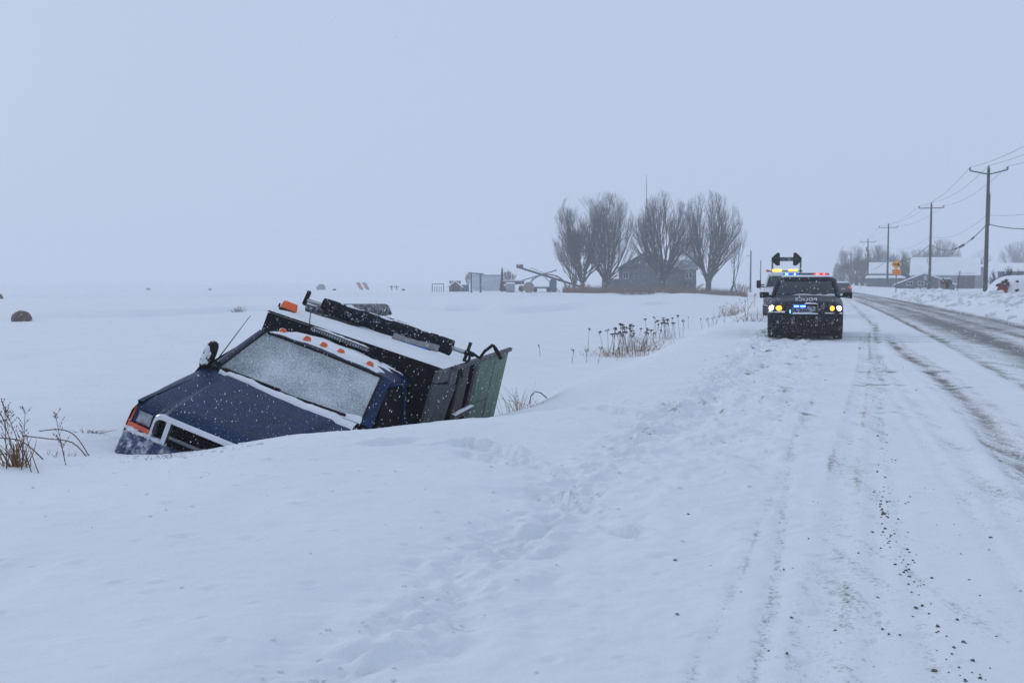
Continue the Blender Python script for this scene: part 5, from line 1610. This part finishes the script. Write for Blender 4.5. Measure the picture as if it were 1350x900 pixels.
# farmhouse behind the maples
fa, hw5, ze5, zr5, g5 = gable_building('farmhouse', 'dark grey farmhouse with a tall gable behind the big bare maples', 'house', 816, 892, 353, 331, 178, 9, M['house_wall'], M['roof_shingle'], ridge_along=False)
for px, py in ((825, 363),):
    window(fa, float(at(px, 370, 178)[0]) - fa.location.x, float(at(px, py, 178)[2]) - g5, .8, 1.0)
wg = empty('wing', parent=fa)
xa = float(at(868, 370, 178)[0]) - fa.location.x; xb = float(at(917, 370, 178)[0]) - fa.location.x
zw = float(at(890, 356, 178)[2]) - g5; zt_ = float(at(890, 344, 181)[2]) - g5
MB().box(((xa + xb) / 2, 3.5, zw / 2), (xb - xa, 6, zw)).build('wing_wall', M['house_wall'], wg)
zw = float(at(890, 356, 178)[2]) - g5; zt_ = float(at(890, 344, 181)[2]) - g5
MB().hexa([(xa, .1, zw), (xb + .3, .1, zw), (xb + .3, 3.5, zt_), (xa, 3.5, zt_), (xa, .1, zw + .18), (xb + .3, .1, zw + .18), (xb + .3, 3.5, zt_ + .18), (xa, 3.5, zt_ + .18)]).build('wing_roof', M['roof_shingle'], wg)
window(wg, float(at(907.5, 370, 178)[0]) - fa.location.x, float(at(907, 363, 178)[2]) - g5, .95, 1.0, y=.46)
# left extension of the farmhouse
MB().box((-hw5 - 1.5, 4, 1.3), (3.2, 5, 2.6)).build('side_porch', M['house_wall'], fa)
# antenna mast
p = at(852.5, 229, 181)
gm = gz(p[0], p[1]) - .3
ms = empty('antenna_mast', (p[0], p[1], gm), 0, label='tall thin lattice antenna mast rising above the farmhouse and maples', cat='antenna')
H_ = p[2] - gm
for k in range(3):
    a = 2 * math.pi * k / 3
    MB().tube([(.22 * math.cos(a), .22 * math.sin(a), 0), (.20 * math.cos(a), .20 * math.sin(a), H_ * .72)], .03, 5).build('mast_leg', M['metal_grey'], ms)
br_ = MB()
for i in range(26):
    z0 = H_ * .72 * i / 26; z1 = H_ * .72 * (i + 1) / 26
    for k in range(3):
        a, b = 2 * math.pi * k / 3, 2 * math.pi * (k + 1) / 3
        br_.tube([(.21 * math.cos(a), .21 * math.sin(a), z0), (.21 * math.cos(b), .21 * math.sin(b), z1)], .018, 4)
br_.build('lattice', M['metal_grey'], ms, kind='stuff')
MB().tube([(0, 0, H_ * .72), (0, 0, H_ * .9), (0, 0, H_)], [.07, .05, .02], 6).build('whip', M['metal_grey'], ms)

# ------------------------------------------------------------------ farm yard, left of the trees
p0, p1 = at(682.5, 352, 170), at(775, 381, 170)
cv = empty('conveyor', (p1[0], p1[1], gz(p1[0], p1[1])), 0, label='long farm conveyor sloping up to the left with a boxed head', cat='conveyor')
o_ = Vector(cv.location)
A, B = Vector(p0) - o_, Vector(p1) - o_
MB().bar(A, B, .5, .34).build('belt_frame', M['rust'], cv)
MB().box(A + Vector((.35, 0, .12)), (1.15, .9, .62)).build('head_box', M['rust'], cv, bevel=.04)
for (t0, t1, hh) in ((.18, .42, .62), ):
    a, b = A.lerp(B, t0), A.lerp(B, t1)
    MB().tube([a, a + Vector((0, 0, hh)), b + Vector((0, 0, hh * .5)), b], .05, 5).build('handrail', M['rust'], cv)
MB().bar(A.lerp(B, .35), Vector((A.lerp(B, .6).x, 0, 0)), .1, .12).build('support_leg', M['rust'], cv)
MB().bar(A.lerp(B, .75), Vector((A.lerp(B, .72).x, 0, 0)), .1, .12).build('support_leg', M['rust'], cv)
q0, q1 = at(677, 373, 176), at(734, 356, 176)
c2 = MB().bar(q0, q1, .28, .20).build('auger', M['pale_metal'], None)
tag(c2, 'thin grain auger crossing behind the big conveyor, sloping up to the right', 'auger')
MB().tube([q0 * .55 + q1 * .45, (q0[0] + 2.4, q0[1], gz(q0[0] + 2.4, q0[1]))], .06, 5).build('auger_leg', M['pale_metal'], c2)
def arch_pts(n=20): return [(math.cos(math.pi * k / n), math.sin(math.pi * k / n)) for k in range(n + 1)]
p = on_ground(722, 172)
hoop = empty('hoop_frame', p, label='curved pipe frame of a hoop shelter under the conveyor', cat='frame')
for y in (0, 2.2):
    MB().tube([(3.3 * a, y, 3.0 * b ** .8) for a, b in arch_pts()], .11, 6).build('hoop', M['pale_metal'], hoop)
MB().tube([(0, 0, 3.0), (0, 2.2, 3.0)], .06, 5).build('purlin', M['rust'], hoop)
p = on_ground(729, 168)
bn = empty('grain_bin', p, label='blue grey upright bin below the conveyor', cat='bin')
MB().loft([[(r_ * math.cos(a), r_ * math.sin(a), z_) for a in [2 * math.pi * k / 16 for k in range(16)]] for r_, z_ in ((.62, 0), (.62, 1.7), (.45, 2.1), (.1, 2.3))]).build('shell', M['blue_metal'], bn, smooth=True, angle=30)
for z_ in (.5, 1.0, 1.5):
    MB().tube([(.63 * math.cos(a), .63 * math.sin(a), z_) for a in [2 * math.pi * k / 16 for k in range(17)]], .03, 5).build('band', M['metal_grey'], bn)
p = on_ground(677, 168)
wgn = empty('hay_wagon', p, label='flat topped grey wagon with snowy deck beside the white screen', cat='wagon')
MB().box((0, 0, 1.5), (3.6, 1.9, .55)).build('deck', M['rust'], wgn)
MB().box((0, 0, 1.84), (3.7, 2.0, .12)).build('deck_snow', M['snow'], wgn, bevel=.04)
for x in (-1.3, 1.3):
    for y in (-.7, .7):
        MB().tube([(x, y - .12, .5), (x, y + .12, .5)], .5, 14).build('wheel', M['rubber'], wgn)
p = on_ground(673, 160)
bt = empty('round_bale', p, label='pale snow covered round bale in front of the wagon', cat='bale')
MB().tube([(-.7, 0, .75), (.7, 0, .75)], .78, 18).build('bale', M['siding_pale'], bt, smooth=True)
MB().grid(lambda u, v: (lerp(-.72, .72, u), .7 * math.cos(lerp(.3, 2.84, v)), .77 + .80 * math.sin(lerp(.3, 2.84, v))), 6, 10).build('snow_cap', M['snow'], bt, smooth=True)
p = on_ground(697, 158)
dr_ = empty('round_bale', p, label='rust streaked round bale right of the wagon, half under snow', cat='bale')
MB().tube([(0, -.7, .80), (0, .7, .80)], .85, 18).build('bale', M['pale_hay'], dr_, smooth=True)
MB().grid(lambda u, v: (.9 * math.cos(lerp(.0, 3.14, v)), lerp(-.78, .72, u), .84 + .90 * math.sin(lerp(.0, 3.14, v)) ** .8), 6, 12).build('snow_cap', M['snow'], dr_, smooth=True, solid=.05)
p = on_ground(714, 164)
fl = empty('flat_trailer', p, label='low flat trailer under the hoop frame', cat='trailer')
MB().box((0, 0, .75), (3.6, 1.6, .28)).build('deck', M['blue_metal'], fl)
for x in (-1.1, 1.1): MB().tube([(x, -.8, .38), (x, -.55, .38)], .38, 12).build('wheel', M['rubber'], fl)
# tall post frame and the pale screen behind it
gt = empty('post_frame', on_ground(627, 160), label='tall dark frame of two posts and a crossbar beside the white screen', cat='frame')
o_ = Vector(gt.location)
for px in (621.5, 633.5):
    a = Vector(at(px, 361, 160)) - o_
    MB().box((a.x, 0, a.z / 2 - .2), (.30, .3, a.z + .4)).build('post', M['blue_metal'], gt)
a, b = Vector(at(617.5, 359.8, 160)) - o_, Vector(at(637.5, 361.2, 160)) - o_
MB().bar((a.x, 0, a.z), (b.x, 0, b.z), .34, .22).build('crossbar', M['blue_metal'], gt)
sn = empty('screen', on_ground(642, 185), label='pale blue rectangular windbreak screen behind the post frame', cat='screen')
o_ = Vector(sn.location)
a, b = Vector(at(624, 363.5, 185)) - o_, Vector(at(662, 363.5, 185)) - o_
MB().box(((a.x + b.x) / 2, 0, a.z / 2), (b.x - a.x, .12, a.z)).build('sheet', M['screen_pale'], sn)
MB().box(((a.x + b.x) / 2, 0, a.z + .09), (b.x - a.x + .2, .16, .16)).build('top_rail', M['blue_metal'], sn)
for x in (a.x, b.x): MB().box((x, .1, a.z / 2), (.14, .14, a.z)).build('post', M['blue_metal'], sn)
sd, hwS, zeS, zrS, gS = gable_building('shed', 'small grey gabled shed left of the tall post frame', 'shed', 592, 608, 377.5, 371, 170, 3.2, M['siding'], M['roof_snowy'], ridge_along=False, over=.35)
MB().box((0, -.03, .9), (.8, .04, 1.5)).build('door', M['door_wood'], sd)
for k in range(5): MB().box((-.8 + .4 * k, -.055, 1.95), (.34, .03, .5)).build('board', M['siding'], sd)
an = MB().box((hwS + .7, 1.2, .75), (1.3, 2.0, 1.5)).build('side_shed', M['house_wall'], sd)
ck_ = empty('pipe_pen', on_ground(577.5, 165), label='small grey pipe frame pen left of the gabled shed', cat='frame')
for x in (-.95, .95): MB().tube([(x, 0, -.2), (x, 0, 1.35)], .06, 6).build('post', M['blue_metal'], ck_)
MB().tube([(-.95, 0, 1.33), (.95, 0, 1.33)], .07, 6).build('top_pipe', M['blue_metal'], ck_)
for k in range(5): MB().tube([(-.6 + .3 * k, 0, 0), (-.6 + .3 * k, 0, .95 + .1 * (k % 2))], .04, 5).build('bar', M['metal_grey'], ck_)
# leaning red and white barricades, far left
for k, px in enumerate((478, 486)):
    p = on_ground(px, 200)
    bt_ = empty('barricade', p + np.array([0, 0, .0]), 0, label=('left' if k == 0 else 'right') + ' of the two distant leaning red and white striped boards', cat='barricade', group='striped boards far out in the field')
    for j in range(4):
        q = [(-.9 + .0 + .32 * j, 0), (-.9 + .32 * j + .30, 0)]
        m_ = MB().hexa([(q[0][0] * .6 - .25 + .3, -.05, .12), (q[1][0] * .6 - .25 + .3, -.05, .12), (q[1][0] * .6 - .25 + .3, .0, .12), (q[0][0] * .6 - .25 + .3, .0, .12), (q[0][0] * .6 - .75, -.05, 1.55), (q[1][0] * .6 - .75, -.05, 1.55), (q[1][0] * .6 - .75, .0, 1.55), (q[0][0] * .6 - .75, .0, 1.55)])
        m_.build('stripe', M['barricade_red'] if j % 2 == 0 else M['trim'], bt_)
    MB().bar((0, .1, 0), (-.3, .1, 1.2), .08, .08).build('prop', M['metal_grey'], bt_)
for k, px in enumerate((516.5, 523)):
    p = on_ground(px, 200)
    cr = empty('field_marker', p, 0, label=('left' if k == 0 else 'right') + ' of the two tiny dark cross shaped markers far across the field', cat='marker', group='dark markers far out in the field')
    MB().tube([(0, 0, -.2), (0, 0, .95)], .08, 6).build('post', M['metal_grey'], cr)
    MB().bar((-.45, 0, .62), (.45, 0, .62), .1, .14).build('arm', M['metal_grey'], cr)
for k, (px, d, s) in enumerate(((532, 190, .30), (441, 190, .32), (423, 205, .8), (196, 200, .35), (277, 195, .35))):
    p = on_ground(px, d)
    o = MB().blob((0, 0, s * .3), (s * 1.1, s, s * (.8 if k != 2 else 1.2)), 8, 5, .25).build('far_stone', M['soil'] if k < 2 else M['siding_pale'], None, smooth=True)
    o.location = p
    tag(o, ('dark speck of stone at the end of the far field line', 'dark low stone on the far field line below the striped boards', 'pale far hump left of the striped boards', 'pale far lump on the left horizon', 'pale far lump on the horizon above the truck mirror')[k], 'stone')

# ------------------------------------------------------------------ dry grass belt before the farm
rg = random.Random(17)
gb_ = MB()
for i in range(9000):
    px = rg.uniform(742, 985)
    d = rg.uniform(141, 156)
    x = float(at(px, 380, d)[0])
    z = base_z(x, d) - .05
    h_ = rg.uniform(.4, 1.6) * (1 if px < 900 else .8) * (.55 + .8 * (mnoise.noise((px * .09, d * .4, 0)) * .5 + .5))
    lx_, ly_ = rg.gauss(0, .15), rg.gauss(0, .1)
    w_ = rg.uniform(.015, .035)
    gb_.add([(x - w_, d, z), (x + w_, d + .01, z), (x + lx_, d + ly_, z + h_)], [(0, 1, 2)])
o = gb_.build('dry_grass', M['dry_grass'], None, kind='stuff')

# ------------------------------------------------------------------ weeds
def curve_pts(p, lean, h, n=5, bend=.15, rg=rnd):
    P = []
    for i in range(n + 1):
        t = i / n
        P.append((p[0] + lean[0] * (t + bend * t * t), p[1] + lean[1] * t, p[2] + h * t * (1 - .12 * abs(bend) * t)))
    return P
def weed_clump(px, d, n, spread, h, label, seed, heads=True, hs_=.035, mat=None, cat='weeds', name='weed_clump', lean=.2):
    rg = random.Random(seed)
    c = on_ground(px, d)
    root = empty(name, c, 0, label, cat)
    for i in range(n):
        x, y = rg.gauss(0, spread), rg.gauss(0, spread * .5)
        z = gz(c[0] + x, c[1] + y) - c[2] - .05
        hh = h * rg.uniform(.65, 1.05)
        P = curve_pts((x, y, z), (rg.gauss(0, lean) * h * .6, rg.gauss(0, lean * .4) * h), hh, rg=rg)
        st = MB().tube(P, [.008, .0075, .007, .006, .0055, .005], 5)
        so = st.build('stem', mat or M['stem'], root)
        if heads:
            hd_ = MB()
            tip = Vector(P[-1])
            for k in range(rg.randint(3, 6)):
                a = rg.uniform(0, 6.28); r_ = rg.uniform(.02, .07)
                q = tip + Vector((math.cos(a) * r_, math.sin(a) * r_, rg.uniform(-.01, .03)))
                hd_.tube([tip + Vector((0, 0, -.09)), q], .004, 3)
                hd_.blob(q, (hs_, hs_, hs_ * .55), 6, 4, .25, rg)
            hd_.build('seed_head', M['seed'], so)
    return root
def grass_tuft(px, d, n, spread, h, label, seed, mat, lean=.5, r=.006):
    rg = random.Random(seed)
    c = on_ground(px, d)
    root = empty('grass_tuft', c, 0, label, 'grass')
    mb = MB()
    for i in range(n):
        x, y = rg.gauss(0, spread), rg.gauss(0, spread * .5)
        z = gz(c[0] + x, c[1] + y) - c[2] - .04
        hh = h * rg.uniform(.4, 1.05)
        P = curve_pts((x, y, z), (rg.gauss(0, lean) * hh, rg.gauss(0, lean * .5) * hh), hh, 4, rg.uniform(-.5, .8), rg)
        mb.tube(P, [r, r * .9, r * .8, r * .6, r * .3], 3, cap=False)
    mb.build('blades', mat, root)
    return root
weed_clump(823, 34, 26, .45, 1.05, 'larger clump of dark weeds with flat seed heads, nearest the truck tail', 71)
weed_clump(880, 43, 20, .48, .95, 'second clump of dark seed head weeds, farther up the ditch', 72)
weed_clump(868, 40, 7, .6, .6, 'short scattered weeds between the two dark weed clumps', 73)
weed_clump(921, 52, 9, .8, .7, 'sparse thin weeds up the ditch right of the second clump', 74, hs_=.02)
weed_clump(968, 70, 12, 1.0, 1.2, 'thin weeds by the road edge near the slim tree', 75, hs_=.02, mat=M['straw'])
weed_clump(770, 31, 5, .8, .55, 'few low stems left of the larger weed clump', 76, hs_=.02)
weed_clump(976, 40, 6, .5, .6, 'pale bent weeds beside the white truck', 77, heads=False)
grass_tuft(846, 35.5, 110, .38, .75, 'orange brown dead grass tuft right of the larger weed clump', 81, M['straw'])
grass_tuft(828, 33.2, 70, .55, .42, 'brown dead grass at the foot of the larger weed clump', 82, M['straw'])
grass_tuft(803, 33, 36, .35, .35, 'pale brown grass wisps left of the larger weed clump', 83, M['straw'])
grass_tuft(965, 72, 70, .5, .9, 'reddish brown grass tuft by the road edge near the slim tree', 84, M['straw'], r=.012)
grass_tuft(1000, 38, 60, .5, .45, 'grey brown grass flattened beside the white truck', 85, M['stem'])
grass_tuft(680, 14.6, 42, .09, .50, 'brown dead grass tuft poking from snow behind the truck tail', 86, M['straw'], .35, .0032)
grass_tuft(707, 15, 10, .10, .16, 'small bent grass sprig behind the truck tail', 87, M['stem'], .8, .004)
c = on_ground(710, 18)
lo = MB().tube([c + np.array(q) for q in ((-.16, 0, -.02), (-.14, 0, .12), (-.06, 0, .21), (.05, 0, .18), (.14, 0, .10), (.24, .02, -.02))], .010, 6).build('bent_cane', M['stem'], None, smooth=True)
tag(lo, 'dark cane bent into a loop in the snow behind the truck', 'cane')
# foreground left
def tall_weed(px, d, h, label, seed, n=1, lean=.1, branchy=True):
    rg = random.Random(seed)
    c = on_ground(px, d)
    root = empty('tall_weed', c, 0, label, 'weed', 'weeds at the left foreground')
    for i in range(n):
        P = curve_pts((rg.gauss(0, .04) * (n > 1), rg.gauss(0, .03), -.06), (lean * h + rg.gauss(0, .05), rg.gauss(0, .05)), h * rg.uniform(.85, 1.05), 7, rg.uniform(-.3, .3), rg)
        so = MB().tube(P, [.0048, .0045, .004, .0036, .003, .0026, .0022, .0018], 5).build('stem', M['stem'], root)
        if branchy:
            tw = MB()
            for k in range(20):
                t = rg.uniform(.35, 1.0)
                i0 = min(6, int(t * 7)); q = Vector(P[i0]).lerp(Vector(P[i0 + 1]), t * 7 - i0)
                a = rg.choice((-1, 1)); L = rg.uniform(.03, .11) * (1.25 - t * .6)
                e = q + Vector((a * L * .6, rg.uniform(-.05, .05), L))
                tw.tube([q, e], .0014, 3)
                for _ in range(2):
                    tw.blob(q.lerp(e, rg.uniform(.5, 1)), (.0045, .0045, .006), 5, 4, .3, rg)
            tw.build('twigs', M['stem'], so, kind='stuff')
    return root
tall_weed(28, 8.3, .62, 'tall branching reddish weed at the left edge, leaning left above the straw clump', 91, 2, -.25)
tall_weed(8, 8.2, .60, 'thin weed at the very left picture edge', 92, 2, .12)
tall_weed(84, 8.5, .60, 'single upright branching weed left of the truck bumper', 93, 1, -.08)
tall_weed(42, 8.1, .48, 'dark leaning stalk crossing the straw clump', 94, 2, -.32, False)
grass_tuft(16, 8.35, 60, .05, .32, 'orange brown straw clump at the left edge', 95, M['straw'], .35, .005)
for k, (pts_, lab) in enumerate((
    ([(52, 568, 9.6), (80, 566, 9.5), (100, 575, 9.3), (119, 591, 9.0)], 'upper reddish cane arching over the snow left of the bumper'),
    ([(30, 574, 9.4), (62, 578, 9.3), (95, 583, 9.1), (116, 592, 8.95)], 'lower reddish cane bent towards the bumper'),
    ([(0, 577, 8.9), (30, 582, 8.8), (60, 597, 8.7)], 'dark cane lying from the left edge over the snow'),
    ([(0, 599, 8.4), (14, 600, 8.4), (20, 612, 8.3)], 'short dark cane bent at the left edge'),
    ([(72, 632, 8.0), (78, 638, 7.9)], 'tiny dark twig poking from the foreground snow'))):
    P = [at(*q) for q in pts_]
    P[-1][2] = gz(P[-1][0], P[-1][1]) - .02
    cv_ = []
    n_ = len(P)
    for i in range((n_ - 1) * 4 + 1):
        t = i / 4; j = min(n_ - 2, int(t)); q_ = t - j
        a_, b_, c_, d_ = P[max(0, j - 1)], P[j], P[j + 1], P[min(n_ - 1, j + 2)]
        cv_.append(.5 * (2 * b_ + (c_ - a_) * q_ + (2 * a_ - 5 * b_ + 4 * c_ - d_) * q_ ** 2 + (3 * b_ - a_ - 3 * c_ + d_) * q_ ** 3))
    o = MB().tube(cv_, .0052, 6).build('bent_cane', M['stem'], None, smooth=True)
    tag(o, lab, 'cane', 'canes at the left foreground')
for px, d, lab, sd_ in ((213, 8.72, 'thin brown grass sprig just under the truck grille', 96), (73, 8.9, 'small grass sprig on the snow among the canes', 97), (116, 10.4, 'small round grass hummock left of the bumper', 98)):
    grass_tuft(px, d, 22 if sd_ != 98 else 60, .10 if sd_ != 98 else .05, .09, lab, sd_, M['stem'], 1.2, .003)
# brown bale in the field, far left, and its neighbour at the picture edge
p = on_ground(28, 54)
rb = empty('hay_bale', p - np.array([0, 0, .30]), .6, label='brown round hay bale half sunk in the drifted field on the left', cat='bale')
MB().loft([[(r_ * math.cos(a) * (1 + .04 * rnd.uniform(-1, 1)), y, .42 + .92 * r_ * math.sin(a) * (1 + .04 * rnd.uniform(-1, 1))) for a in [2 * math.pi * k / 20 for k in range(20)]] for r_, y in ((.3, -.62), (.54, -.58), (.60, -.4), (.61, 0), (.60, .4), (.5, .6))]).build('bale', M['hay'], rb, smooth=True, angle=50)
rb.scale = (.82, .82, .9)
p = on_ground(0, 110)
o = MB().blob((0, 0, .15), (.35, .35, .38), 9, 6, .2).build('hay_bale', M['hay'], None, smooth=True); o.location = p
tag(o, 'tiny dark bale at the far left edge on the horizon', 'bale')

# ------------------------------------------------------------------ clods on the shoulder and the bank
def clod(mb, x, y, s, rg, sink=.3):
    mb.blob((x, y, gz(x, y) + s * (.5 - sink)), (s * rg.uniform(.8, 1.3), s * rg.uniform(.8, 1.2), s * rg.uniform(.55, .8)), 6, 4, .3, rg)
rg = random.Random(23)
dc = MB()
for i in range(260):
    near_ = rg.random() < .6
    y = rg.uniform(3.8, 7.7) if near_ else rg.uniform(8, 21)
    uc = float(np.interp(y, [3.8, 5, 6.5, 7.6, 8, 14, 21], [.50, .38, .30, .30, .35, .55, 1.0]))
    u = uc + abs(rg.gauss(0, .09)) if rg.random() < .7 else uc + rg.uniform(-.9, .7)
    clod(dc, u + float(cx(y)), y, rg.choice((.003, .0035, .004, .005, .006, .008)) * (1 + .03 * y), rg, .25)
for px, py in ((1172, 836), (1186, 838), (1236, 826), (1262, 818), (1198, 770), (1180, 745), (1163, 690), (890, 738), (1270, 846), (1208, 800), (1232, 882), (1292, 893), (1150, 700), (893, 810), (907, 680), (855, 489), (930, 477)):
    x, y = ground_px([(px, py)], 0.0)[0]
    clod(dc, x, y, rg.uniform(.006, .011), rg, .2)
dc.build('dirt_clods', M['clod'], None, kind='stuff')
sc_ = MB()
for i in range(260):
    y = 3.6 + 24 * rg.random() ** 1.3
    u = rg.choice((rg.gauss(-2.0, .22), rg.gauss(-2.0, .22), rg.uniform(-2.0, -.6)))
    clod(sc_, u + float(cx(y)), y, rg.uniform(.005, .015) * (1 + .02 * y), rg, .35)
for i in range(60):
    y = 4 + 6 * rg.random(); x = rg.uniform(-3.6, .2)
    if road_u(x, y) > -2.2: continue
    clod(sc_, x, y, rg.uniform(.005, .012), rg, .35)
for i in range(46):
    px_ = rg.uniform(155, 345)
    y = rg.uniform(8.55, 9.0); x = float(at(px_, 590, y)[0])
    clod(sc_, x, y, rg.choice((.006, .008, .012, .022)), rg, .3)
for i in range(300):
    y = 26 + 70 * rg.random(); u = rg.uniform(7.4, 10.5)
    clod(sc_, u + float(cx(y)), y, rg.uniform(.05, .22), rg, .3)
sc_.build('snow_clods', M['snow'], None, smooth=True, angle=180, kind='stuff')

# ------------------------------------------------------------------ falling snow
fl_ = MB()
rg = random.Random(99)
wind = Vector((.42, .1, .9)).normalized()
side_ = Vector((.9, 0, -.42)).normalized(); fr3 = wind.cross(side_)
n_f = 0
while n_f < 34000:
    y = 2.8 + 38 * rg.random() ** 1.9
    x = rg.uniform(-.62, .62) * (y + 2)
    z = rg.uniform(-.6, 2.4 + .30 * y)
    s = rg.choice((.0018, .0022, .003, .0036, .0048))
    L = s * rg.uniform(1.3, 2.6)
    s = min(s, .00036 * y) * rg.uniform(.55, 1.15)
    L = s * rg.choice((1.0, 1.3, 1.7, 2.4, 3.6))
    c = Vector((x, y, z))
    if z < -.1 and y < 8: continue
    if z > 1.6 + .02 * y and rg.random() < .7: continue
    fl_.add([c + wind * L, c + side_ * s, c + fr3 * s, c - side_ * s, c - fr3 * s, c - wind * L], [(0, 1, 2), (0, 2, 3), (0, 3, 4), (0, 4, 1), (5, 2, 1), (5, 3, 2), (5, 4, 3), (5, 1, 4)])
    n_f += 1
M['flake'] = pbr('snowflake', (0.88, 0.89, 0.90), 0.9, 0.02, 3)
fn, fll = M['flake'].node_tree.nodes, M['flake'].node_tree.links
ftr = fn.new('ShaderNodeBsdfTranslucent'); ftr.inputs['Color'].default_value = (1, 1, 1, 1)
fmx = fn.new('ShaderNodeMixShader'); fmx.inputs['Fac'].default_value = 0.5
fll.new(fn['Principled BSDF'].outputs[0], fmx.inputs[1]); fll.new(ftr.outputs[0], fmx.inputs[2])
fll.new(fmx.outputs[0], fn['Material Output'].inputs['Surface'])
fl_.build('falling_snow', M['flake'], None, kind='stuff')
